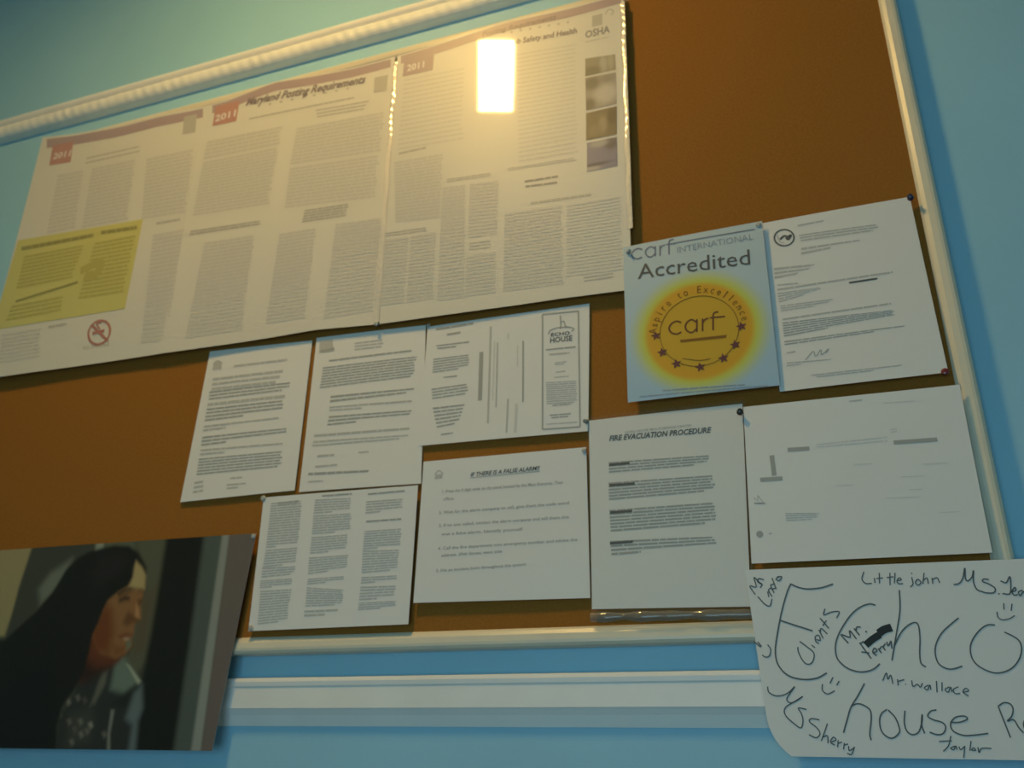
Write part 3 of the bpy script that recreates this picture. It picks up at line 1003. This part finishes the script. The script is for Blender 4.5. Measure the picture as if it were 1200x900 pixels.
cf.lines(K_CAPS, [(750, 464), (900, 451), (900, 454), (750, 467)], 1, 0.45)
cf.done()

# letter beside the certificate
cl = Sheet('typed_letter', 'white letter with round dark seal, between the Accredited certificate and the frame', 'paper', -0.0080,
           corners=[(891, 262), (1066, 231.5), (1111, 438), (914, 460)], defo=bow(0.0015, 0.003, 0.002))
rg = [(919 + 11.5 * math.cos(a), 279 - 9.5 * math.sin(a)) for a in np.linspace(0, 2 * math.pi, 25)]
cl.stroke('printed_seal', K_DARK, rg, 1.9)
cl.stroke('printed_seal', K_DARK, [(914, 281), (919, 277), (923, 278), (927, 276), (924, 281), (921, 279)], 2.6)
cl.stroke('printed_seal', K_SOFT, [(911, 276), (914, 284), (919, 285)], 1.2)
for q, n, mm, la in (([(935, 263), (965, 258), (965, 261), (935, 267)], 1, K_SOFT, 1), ([(936, 275), (1026, 263), (1034, 271), (939, 284)], 3, K_SOFT, .9),
                     ([(939, 290), (1008, 281), (1008, 286), (939, 300)], 2, K_SOFT, .5), ([(907, 313), (958, 309), (938, 322), (908, 328)], 3, K_SOFT, .8),
                     ([(911, 333), (935, 331), (935, 334), (911, 336)], 1, K_SOFT, 1), ([(911, 338), (1046, 318), (1046, 322), (911, 342)], 1, K_SOFT, 1),
                     ([(911, 343), (962, 337), (962, 341), (913, 356)], 4, K_SOFT, .6), ([(914, 358), (982, 350), (960, 360), (916, 366)], 3, K_SOFT, .8),
                     ([(917, 373), (1044, 355), (1044, 359), (917, 377)], 1, K_SOFT, 1), ([(917, 378), (1048, 364), (1050, 372), (919, 396)], 6, K_MID, .4),
                     ([(919, 400), (1062, 382), (1060, 386), (920, 406)], 2, K_MID, .75), ([(922, 413), (932, 411), (932, 415), (922, 416)], 1, K_SOFT, 1),
                     ([(922, 425), (980, 421), (960, 427), (922, 431)], 2, K_SOFT, .4), ([(948, 440), (1060, 428), (1050, 434), (960, 444)], 2, K_SOFT, .7)):
    cl.lines(mm, q, n, 0.5, la)
cl.stroke('printed_text', K_DARK, [(995, 332.5), (1028, 327.5)], 2.6, smooth=False)
cl.stroke('signature', K_MID, [(944, 423), (953, 413), (956, 419), (962, 411), (963, 417), (971, 410), (968, 415)], 1.1)
cl.done()

# evacuation map sheet
mp = Sheet('floor_plan', 'mostly blank white floor plan sheet with few thick dashes, under the round-seal letter', 'paper', -0.0115,
           corners=[(871, 477), (1124, 452), (1162, 649), (881, 661)], defo=bow(0.0015, 0.003, 0.004))
for a, b, wd in (((923, 527.5), (948.5, 526), 5), ((904.5, 534), (907.5, 558), 5.5), ((891, 562.5), (917, 561), 5), ((1047, 519.5), (1098, 516), 5.2)):
    mp.stroke('plan_dash', K_MID, [a, b], wd, smooth=False)
mp.stroke('printed_symbol', K_SOFT, [(884, 584), (888, 587), (888, 581), (895, 590), (884, 590)], 1.6, smooth=False)
mp.stroke('printed_symbol', K_SOFT, [(884, 590), (897, 590)], 1.8, smooth=False)
c = mp.at(890.5, 626.5)
mp.uid += 1
mp.add('printed_dot', K_MID, [c] + [c + 0.0045 * np.array([math.cos(a), math.sin(a)]) for a in np.linspace(0, 2 * math.pi, 14, endpoint=False)],
       [(0, i, i % 14 + 1) for i in range(1, 15)])
mp.stroke('printed_dash', K_SOFT, [(901, 626), (905, 625.5)], 1.4, smooth=False)
mp.lines(K_SOFT, [(920, 601), (961, 601), (956, 610), (922, 612)], 4, 0.4, .85)
mp.lines(K_PALE, [(957, 520), (1040, 511), (1040, 519), (957, 526)], 2, 0.3)
mp.lines(K_PALE, [(1035, 472), (1072, 470), (1072, 472), (1035, 474)], 1, 0.4)
mp.lines(K_SOFT, [(995, 469.5), (1010, 468), (1010, 471), (995, 472.5)], 1, 0.5)
mp.lines(K_PALE, [(1043, 503), (1051, 502), (1051, 508), (1044, 509)], 2, 0.4)
for x_, y_, l_ in ((1000, 545, 22), (1055, 560, 28), (1065, 575, 16), (980, 570, 20), (1080, 545, 30), (1038, 585, 40), (1100, 602, 24)):
    mp.stroke('printed_text', K_PALE, [(x_, y_), (x_ + l_, y_ - l_ * 0.05)], 0.8, smooth=False)
mp.done()


# hand-lettered sign
def drawing_shape(q, u, v):
    q = q.copy()
    r = 0.055            # well-rounded lower left corner
    if v > 0.75:
        t = (v - 0.75) / 0.25
        q[0] += 0.022 * t ** 3 * (1 - u) ** 6
    return q


YD = -0.0165
tl, trr = P(873, 668, YD), P(1200, 655, YD)
WD = 0.4318
# corners in pixels, the right edge lies outside the frame
def proj(pt):
    v = MROT.T @ (np.array(pt) - np.array([0, -DIST, CZ]))
    return (600 - v[0] / v[2] * FPX, 450 + v[1] / v[2] * FPX)


d_top = (trr - tl) / np.linalg.norm(trr - tl)
blp, brp = P(905, 886, YD), P(1200, 891, YD)
d_bot = (brp - blp) / np.linalg.norm(brp - blp)
dr = Sheet('handmade_sign', 'hand-lettered paper sign in black marker at the board\'s lower right corner', 'sign', YD,
           corners=[(873, 668), proj(tl + d_top * WD), proj(blp + d_bot * (WD - 0.02)), (905, 886)],
           defo=bow(0.0015, 0.001, 0.0), nx=40, nz=40, shape=drawing_shape)
K = 6.924
ORG = {'A': (870, 650), 'B': (1030, 650), 'C': (870, 770), 'D': (1030, 770)}


def pen(word, w_, strokes, m=K_PEN):
    dr.uid += 1
    dr.hold = True
    for s in strokes:
        org, pts = s[0], s[1]
        dr.stroke(word, m, [(ORG[org][0] + x / K, ORG[org][1] + y / K) for x, y in pts], w_, off=0.0006)
    dr.hold = False


BIG, SM = 1.8, 1.45
pen('lettering_echo', BIG, [
    ('A', [(395, 235), (365, 300), (330, 420), (305, 530), (285, 640), (268, 760), (275, 850), (300, 910), (350, 966), (420, 1001), (520, 1014), (610, 1001), (685, 961)]),
    ('A', [(395, 240), (450, 265), (530, 280), (640, 270), (735, 240)]),
    ('A', [(310, 535), (430, 575), (500, 597), (570, 620)]),
    ('A', [(1080, 412), (1030, 402), (960, 425), (890, 480), (830, 560), (780, 650), (755, 740), (765, 830), (800, 881), (860, 926), (940, 951), (1010, 949), (1070, 926), (1115, 886)]),
    ('B', [(165, 290), (170, 450), (145, 620), (125, 740), (105, 860)]),
    ('B', [(125, 740), (175, 640), (230, 580), (290, 552), (320, 580), (332, 680), (330, 800), (340, 881), (380, 913)]),
    ('B', [(645, 515), (590, 560), (510, 635), (465, 720), (455, 800), (480, 881), (540, 923), (600, 929), (675, 906)]),
    ('B', [(940, 573), (880, 572), (820, 610), (765, 680), (740, 750), (750, 831), (790, 891), (860, 936), (940, 961), (1020, 951), (1090, 911), (1140, 840), (1155, 760), (1135, 700), (1080, 660), (1015, 630)])])
pen('lettering_house', BIG, [
    ('C', [(990, 215), (940, 310), (880, 410), (850, 510), (820, 615)]),
    ('C', [(880, 400), (930, 380), (980, 390), (1035, 430), (1045, 500), (1035, 600), (1035, 640), (1045, 675)]),
    ('D', [(65, 425), (20, 460), (5, 520), (20, 600), (70, 650), (120, 655), (165, 610), (160, 560), (130, 490), (75, 430)]),
    ('D', [(210, 435), (205, 530), (225, 600), (270, 630), (320, 610), (345, 540), (350, 465), (345, 550), (370, 620)]),
    ('D', [(465, 430), (420, 440), (395, 480), (440, 510), (510, 530), (540, 570), (520, 620), (470, 630), (410, 610)]),
    ('D', [(580, 530), (650, 530), (715, 505), (690, 480), (620, 490), (580, 540), (600, 600), (680, 635), (760, 635), (885, 620)]),
    ('D', [(965, 400), (1000, 490), (1065, 655)]),
    ('D', [(965, 400), (1010, 372), (1060, 380), (1085, 420), (1075, 480), (1040, 520), (1090, 510), (1130, 570), (1170, 615)]),
    ('D', [(1175, 545), (1215, 535), (1230, 505), (1190, 500), (1170, 550), (1195, 600), (1240, 600)])])
pen('handwritten_note', SM, [
    ('A', [(105, 325), (60, 255), (112, 262), (95, 185), (150, 240)]), ('A', [(175, 205), (135, 195), (125, 222), (160, 240), (145, 268)]),
    ('A', [(125, 340), (185, 405), (225, 415), (240, 360)]), ('A', [(205, 300), (215, 345)]), ('A', [(240, 340), (212, 290), (235, 275), (258, 312)]),
    ('A', [(275, 280), (240, 190)]), ('A', [(260, 240), (232, 246), (240, 278), (270, 272)]), ('A', [(280, 182), (318, 180), (300, 212), (272, 200), (300, 180)])])
pen('handwritten_note', SM, [
    ('A', [(465, 705), (520, 745), (580, 800), (570, 870), (530, 890), (490, 860), (455, 790), (450, 750)]), ('A', [(562, 735), (590, 757)]),
    ('A', [(598, 690), (632, 695), (618, 655), (592, 668), (596, 705), (622, 722)]), ('A', [(620, 610), (655, 680)]), ('A', [(632, 640), (640, 600), (690, 645)]),
    ('A', [(630, 515), (702, 600)]), ('A', [(652, 578), (682, 535)]), ('A', [(670, 440), (660, 490), (720, 468), (785, 465), (765, 515)])])
pen('handwritten_note', SM + 0.3, [
    ('A', [(860, 720), (800, 650), (872, 672), (870, 618), (925, 685)]), ('A', [(905, 600), (950, 655)]), ('A', [(922, 622), (928, 590), (960, 590)]), ('A', [(998, 620), (1010, 632)]),
    ('A', [(950, 715), (1045, 845)]), ('A', [(950, 725), (985, 705)]), ('A', [(965, 790), (1030, 800)]), ('A', [(1062, 800), (1092, 782), (1070, 760), (1058, 795), (1090, 820)]),
    ('A', [(1100, 762), (1128, 800)]), ('A', [(1110, 772), (1130, 745)]), ('A', [(1135, 742), (1160, 780)]), ('A', [(1140, 752), (1160, 722)]),
    ('B', [(62, 708), (75, 742), (98, 700)]), ('B', [(98, 700), (105, 765)])])
pen('scribbled_out_word', 8.5, [('A', [(1000, 735), (1060, 685), (1115, 650)])], K_BLACK)
pen('scribbled_out_word', 9.5, [('A', [(1105, 640), (1150, 610), (1210, 592)])], K_BLACK)
pen('handwritten_note', SM, [
    ('A', [(985, 140), (970, 200), (1000, 235), (1050, 235)]), ('A', [(1070, 190), (1075, 232)]), ('A', [(1110, 150), (1112, 235)]), ('A', [(1088, 196), (1140, 190)]),
    ('B', [(62, 188), (118, 182)]), ('B', [(88, 150), (90, 250)]), ('B', [(130, 150), (125, 235)]),
    ('B', [(145, 213), (180, 207), (165, 190), (146, 215), (160, 238), (195, 236)]),
    ('B', [(265, 185), (275, 240), (255, 265)]), ('B', [(262, 150), (268, 160)]), ('B', [(312, 200), (295, 230), (320, 250), (340, 225), (315, 200)]),
    ('B', [(365, 150), (355, 240)]), ('B', [(358, 212), (388, 192), (400, 240)]), ('B', [(430, 190), (435, 238)]), ('B', [(435, 205), (470, 190), (492, 232)])])
pen('handwritten_note', SM + 0.3, [
    ('B', [(605, 245), (650, 235), (680, 190), (695, 110), (700, 195), (722, 215), (755, 180), (765, 130), (765, 220), (790, 280), (825, 300)]),
    ('B', [(890, 205), (850, 200), (840, 220), (890, 240), (940, 275), (930, 310), (870, 312), (825, 298)]), ('B', [(965, 318), (978, 322)]),
    ('B', [(985, 215), (1030, 230), (1060, 180), (1068, 250), (1060, 318), (1000, 318)]), ('B', [(1068, 305), (1108, 292), (1100, 268), (1078, 300), (1095, 330), (1125, 325)]),
    ('B', [(1165, 290), (1130, 305), (1145, 335), (1172, 300), (1185, 340)])])
pen('handwritten_note', SM, [
    ('C', [(205, 240), (215, 285), (270, 315), (330, 310), (380, 285), (425, 240), (390, 290), (360, 345), (390, 372), (430, 360), (490, 320), (420, 365), (360, 400), (340, 440), (360, 485), (420, 540), (475, 575), (492, 520), (480, 460), (455, 415), (520, 425)]),
    ('C', [(625, 510), (560, 500), (545, 525), (600, 570), (630, 620), (600, 655), (540, 630)]), ('C', [(690, 540), (670, 600), (640, 680)]), ('C', [(655, 650), (690, 640), (695, 700)]),
    ('C', [(722, 690), (760, 672), (738, 650), (715, 690), (750, 715)]), ('C', [(778, 675), (772, 732)]), ('C', [(775, 702), (808, 690)]), ('C', [(828, 697), (820, 750)]),
    ('C', [(826, 715), (858, 705)]), ('C', [(862, 722), (868, 760), (908, 735)]), ('C', [(910, 728), (885, 790), (850, 780)])])
pen('handwritten_note', SM, [
    ('D', [(30, 192), (60, 130), (72, 182), (95, 148), (112, 218)]), ('D', [(150, 180), (155, 232)]), ('D', [(150, 200), (205, 184)]), ('D', [(212, 222), (220, 224)]),
    ('D', [(265, 190), (275, 240), (310, 222), (335, 246), (352, 212)]), ('D', [(400, 228), (368, 250), (392, 268), (412, 228), (420, 268)]), ('D', [(465, 195), (470, 287)]),
    ('D', [(510, 205), (510, 278)]), ('D', [(570, 242), (535, 265), (562, 286), (580, 245), (592, 286)]), ('D', [(642, 242), (602, 265), (618, 298), (658, 296)]),
    ('D', [(680, 288), (726, 275), (702, 255), (680, 285), (725, 318)])])
pen('handwritten_note', SM, [
    ('D', [(485, 685), (590, 680)]), ('D', [(582, 640), (562, 720), (520, 765)]), ('D', [(615, 722), (580, 740), (605, 752), (622, 722), (632, 752)]), ('D', [(645, 725), (662, 752), (692, 725)]),
    ('D', [(695, 722), (685, 818)]), ('D', [(745, 680), (735, 760)]), ('D', [(765, 735), (750, 755), (782, 756), (768, 735)]), ('D', [(800, 730), (810, 775), (832, 742), (910, 742)])])
pen('smiley_face', SM, [('A', [(95, 705), (150, 752)]), ('A', [(125, 708), (156, 745)]), ('A', [(205, 730), (230, 770), (220, 820), (190, 832), (160, 815)])])
pen('smiley_face', SM, [('B', [(1010, 395), (1012, 447)]), ('B', [(1078, 400), (1070, 457)]), ('B', [(955, 465), (965, 510), (1000, 530), (1060, 520), (1100, 495)])])
pen('smiley_face', SM, [('C', [(735, 165), (710, 215)]), ('C', [(785, 195), (765, 230)]), ('C', [(650, 220), (650, 270), (690, 300), (750, 275)])])
dr.done()


# ---- portrait photograph at lower left ------------------------------------------
YPH = -0.0150
PH_GAIN = 2.15


def portrait(XY):
    def A(pts):
        return np.array([P(a, b, YPH)[[0, 2]] for a, b in pts])
    sc = np.linalg.norm(P(101, 750, YPH) - P(100, 750, YPH))
    C = np.tile(L3(46, 48, 42), (len(XY), 1))

    def lay(pts, rgb, soft=2.0, alpha=1.0):
        nonlocal C
        d = inside(XY, A(pts)) / sc
        soft *= 1.5
        wgt = (smooth01((d + soft) / (2 * soft)) * alpha)[:, None]
        C = C * (1 - wgt) + L3(*rgb) * wgt
    # background
    lay([(-80, 640), (40, 638), (24, 690), (6, 745), (-80, 760)], (108, 102, 76), 2)
    lay([(40, 636), (112, 630), (100, 655), (60, 690), (38, 720), (10, 745), (22, 690)], (44, 46, 42), 2)
    lay([(60, 672), (85, 655), (70, 690), (48, 708), (46, 690)], (78, 84, 78), 4)
    lay([(114, 630), (124, 629), (122, 646), (112, 648)], (100, 106, 98), 2)
    lay([(124, 628), (160, 625), (158, 655), (124, 648)], (66, 70, 58), 3)
    lay([(158, 625), (198, 622), (190, 690), (172, 775), (152, 800), (150, 740), (172, 690)], (62, 64, 52), 3)
    lay([(165, 700), (182, 690), (170, 760), (158, 770)], (66, 50, 36), 6, 0.6)
    lay([(197, 622), (242, 619), (206, 890), (150, 890), (166, 800), (178, 740)], (17, 17, 15), 3)
    lay([(241, 619), (266, 617), (226, 890), (203, 890), (222, 760)], (56, 63, 61), 3)
    lay([(262, 617), (271, 617), (235, 890), (223, 890)], (100, 104, 102), 1.6)
    lay([(271, 616), (310, 612), (262, 890), (235, 890)], (76, 70, 68), 1.6)
    # jacket
    lay([(98, 786), (124, 782), (142, 764), (152, 782), (165, 799), (167, 829), (160, 890), (66, 890), (70, 840), (84, 822)], (31, 33, 34), 2)
    lay([(138, 764), (146, 766), (153, 782), (164, 799), (146, 813), (130, 808), (134, 785)], (74, 86, 80), 3)
    lay([(149, 778), (153, 781), (166, 799), (163, 803)], (118, 124, 112), 1.5)
    lay([(146, 814), (166, 801), (166, 806), (158, 812), (148, 830), (132, 824)], (24, 26, 26), 3)
    lay([(158, 812), (167, 803), (168, 830), (162, 845), (158, 890), (150, 890), (156, 850), (148, 842)], (70, 80, 84), 3)
    lay([(131, 832), (135, 832), (130, 860), (130, 890), (126, 890), (127, 860)], (86, 88, 84), 1.3)
    lay([(121, 786), (128, 784), (124, 802), (112, 825), (106, 828), (112, 812)], (66, 68, 62), 2)
    lay([(84, 838), (108, 830), (110, 845), (104, 870), (80, 872)], (44, 46, 44), 6)
    for (x, y, r, g) in ((81, 823, 44, 90), (92, 818, 40, 80), (100, 821, 30, 64), (82, 846, 62, 78), (95, 846, 60, 84), (107, 850, 80, 108), (96, 861, 74, 90), (71, 838, 40, 60),
                         (85, 870, 54, 84), (123, 861, 50, 80), (88, 855, 50, 66), (103, 857, 56, 80)):
        lay([(x - 2.5, y - 2), (x + 1, y - 4), (x + 3, y + 1), (x, y + 4)], (g, g, g - 6), 1.6, 0.8)
    # neck and jaw
    lay([(108, 735), (150, 745), (156, 757), (150, 764), (140, 776), (126, 784), (112, 788), (96, 800), (92, 790)], (66, 34, 20), 3)
    lay([(90, 800), (96, 770), (112, 782), (126, 784), (104, 800)], (32, 20, 17), 5)
    # face
    lay([(160, 657), (167, 664), (170, 673), (170, 688), (168, 698), (166, 707), (166, 716), (166, 725), (160, 729), (158, 735), (158, 741), (155, 748), (155, 757), (148, 766), (136, 772),
         (118, 766), (108, 745), (116, 720), (126, 704), (140, 692), (152, 684), (157, 672)], (98, 70, 44), 1.6)
    lay([(160, 657), (168, 664), (171, 674), (170, 690), (158, 690), (150, 690), (154, 682)], (122, 110, 78), 2.0)
    lay([(106, 745), (118, 718), (126, 708), (132, 716), (134, 740), (128, 768), (112, 764)], (78, 42, 20), 5)
    lay([(140, 700), (150, 696), (152, 704), (140, 707)], (64, 44, 28), 2.5, 0.8)
    lay([(138, 694), (154, 688), (160, 690), (154, 694), (141, 699)], (66, 50, 33), 2, 0.8)
    lay([(140, 703), (147, 699), (153, 700), (152, 703), (146, 703), (141, 706)], (44, 31, 23), 1.0, 0.85)
    lay([(138, 696), (146, 690), (154, 688), (154, 690), (146, 693), (140, 699)], (46, 34, 25), 1.0, 0.75)
    lay([(162, 690), (168, 690), (167, 695), (163, 695)], (74, 60, 40), 1.5, 0.7)
    lay([(162, 703), (167, 702), (166, 709), (163, 709)], (58, 40, 26), 1.5, 0.8)
    lay([(147, 724), (151, 717), (158, 722), (163, 728), (154, 731), (149, 734), (145, 730)], (66, 42, 24), 2.5, 0.85)
    lay([(160, 708), (163, 714), (164, 724), (159, 722)], (132, 98, 66), 1.5, 0.8)
    lay([(139, 745), (148, 741), (156, 743), (152, 747), (142, 749)], (82, 46, 32), 1.8, 0.85)
    lay([(145, 748), (150, 747), (152, 749), (148, 751)], (128, 112, 92), 1.2, 0.8)
    lay([(148, 754), (153, 749), (154, 757), (149, 763)], (64, 84, 74), 1.5, 0.8)
    lay([(132, 756), (148, 757), (146, 766), (134, 770)], (86, 52, 28), 3, 0.8)
    # hair
    lay([(118, 643), (135, 639), (152, 640), (163, 648), (172, 664), (172, 672), (167, 664), (160, 656), (157, 663), (156, 676), (150, 687), (138, 694), (127, 703), (121, 716), (116, 730),
         (109, 744), (105, 765), (98, 788), (88, 808), (74, 828), (68, 850), (66, 890), (-80, 890), (-80, 765), (6, 750), (30, 728), (44, 716), (62, 694), (78, 668), (92, 654), (104, 647)], (17, 16, 15), 1.8)
    lay([(120, 650), (140, 648), (152, 652), (148, 668), (130, 680), (110, 690), (108, 670)], (27, 23, 25), 6, 0.8)
    lay([(10, 790), (60, 780), (60, 890), (-80, 890)], (14, 14, 16), 8)
    return np.clip(C * PH_GAIN * np.array([1.03, 1.0, 0.92]), 0.004, 0.9)


tlp = P(300, 625, YPH)
brp2 = P(249, 880, YPH)
xr_ = tlp[0]
d = P(0, 645, YPH) - tlp
d = d / np.linalg.norm(d)
d2 = P(0, 877, YPH) - brp2
d2 = d2 / np.linalg.norm(d2)
WPH = 0.58
ph = Sheet('photo_print', 'dark photograph of a long-haired woman in profile over the board\'s lower left', 'photograph', YPH,
           corners=[proj(tlp + d * WPH), (300, 625), (249, 880), proj(brp2 + d2 * WPH)], m=M_COLGLOSS, nx=300, nz=160,
           defo=bow(0.0012, 0.0008), colour=portrait, part='print', thick=0.0005)
ph.done()


# ------------------------------------------------------------------ push pins
def pin_colour(name, col, clear=False):
    return mat(name, col, 0.18, 0.5, coat=0.4, coat_rough=0.05, trans=0.35 if clear else 0.0)


M_STEEL = mat('pin_steel', (0.6, 0.6, 0.6), 0.25, metal=1.0)
PROF = [(0.0, 0.0), (0.0042, 0.0), (0.0046, 0.0006), (0.0043, 0.0013), (0.0024, 0.002), (0.0020, 0.0045), (0.0023, 0.0066), (0.0036, 0.0078), (0.0038, 0.0086), (0.0034, 0.0092), (0.0, 0.0094)]
FLAT = [(0.0, 0.0), (0.0046, 0.0), (0.0050, 0.0004), (0.0046, 0.0012), (0.0034, 0.0019), (0.0018, 0.0023), (0.0, 0.0024)]


def lathe(prof, n=16):
    V, F = [], []
    for r, h in prof:
        for i in range(n):
            a = 2 * math.pi * i / n
            V.append((r * math.cos(a), -h, r * math.sin(a)))
    for k in range(len(prof) - 1):
        for i in range(n):
            j = (i + 1) % n
            F.append((k * n + i, k * n + j, (k + 1) * n + j, (k + 1) * n + i))
    return V, F


def pin(px, py, y, m, label, flat=False, scale=1.0, tilt=(0, 0), name='push_pin'):
    q = P(px, py, y)
    r = empty(name, q, label, 'pin', 'pins holding the papers')
    V, F = lathe(FLAT if flat else PROF)
    h = mesh_obj('head', [tuple(c * scale for c in v) for v in V], F, m, None, smooth=True)
    bm = bmesh.new(); bm.from_mesh(h.data); bmesh.ops.remove_doubles(bm, verts=bm.verts, dist=1e-6); bmesh.ops.recalc_face_normals(bm, faces=bm.faces); bm.to_mesh(h.data); bm.free()
    h.parent = r
    nd = mesh_obj('needle', *lathe([(0.0006, 0.001), (0.0006, -0.004 + y), (0.0001, -0.008 + y)], 8), M_STEEL, None)
    nd.parent = r
    r.rotation_euler = (tilt[0], 0, tilt[1])
    return r


CLEAR = pin_colour('clear_pin_plastic', (0.62, 0.63, 0.58), True)
pin(1067, 232, -0.0105, pin_colour('navy_pin_plastic', (0.035, 0.03, 0.075)), 'dark navy push pin at the round-seal letter\'s upper right corner', tilt=(0.2, -0.2))
pin(1107.5, 435.5, -0.0145, pin_colour('red_pin_plastic', (0.22, 0.03, 0.035)), 'small red push pin at the round-seal letter\'s lower right corner', flat=True, scale=1.0)
pin(867, 483, -0.0125, pin_colour('black_pin_plastic', (0.03, 0.032, 0.036)), 'black push pin between the evacuation notice and the floor plan', tilt=(0.15, 0.1))
pin(687.5, 494, -0.0075, pin_colour('grey_pin_plastic', (0.24, 0.245, 0.22)), 'grey push pin at the brochure\'s lower right corner', scale=0.8, tilt=(0.2, -0.2))
pin(736, 296, -0.0178, pin_colour('pale_grey_pin_plastic', (0.34, 0.36, 0.36)), 'pale grey push pin at the certificate\'s upper left corner', scale=0.75, tilt=(0.1, 0.5))
pin(889, 263.5, -0.0170, CLEAR, 'clear tack at the certificate\'s upper right corner', flat=True, scale=0.85)
pin(308.5, 584, -0.0095, CLEAR, 'clear tack at the three-column sheet\'s upper left corner', flat=True)
pin(297, 628.5, -0.0158, CLEAR, 'clear tack at the dark portrait\'s upper right corner', flat=True, scale=0.9)
pin(294, 736, -0.0125, CLEAR, 'clear tack at the three-column sheet\'s lower left corner', flat=True, scale=0.9)
pin(502, 381.5, -0.0048, CLEAR, 'clear tack at the brochure\'s upper left corner', flat=True, scale=0.7)
pin(441, 379.5, -0.0165, CLEAR, 'clear tack at the bottom of the seam between two posters', flat=True, scale=0.8)
pin(684.5, 528, -0.0068, CLEAR, 'clear tack at the false alarm notice\'s upper right corner', flat=True, scale=0.75)
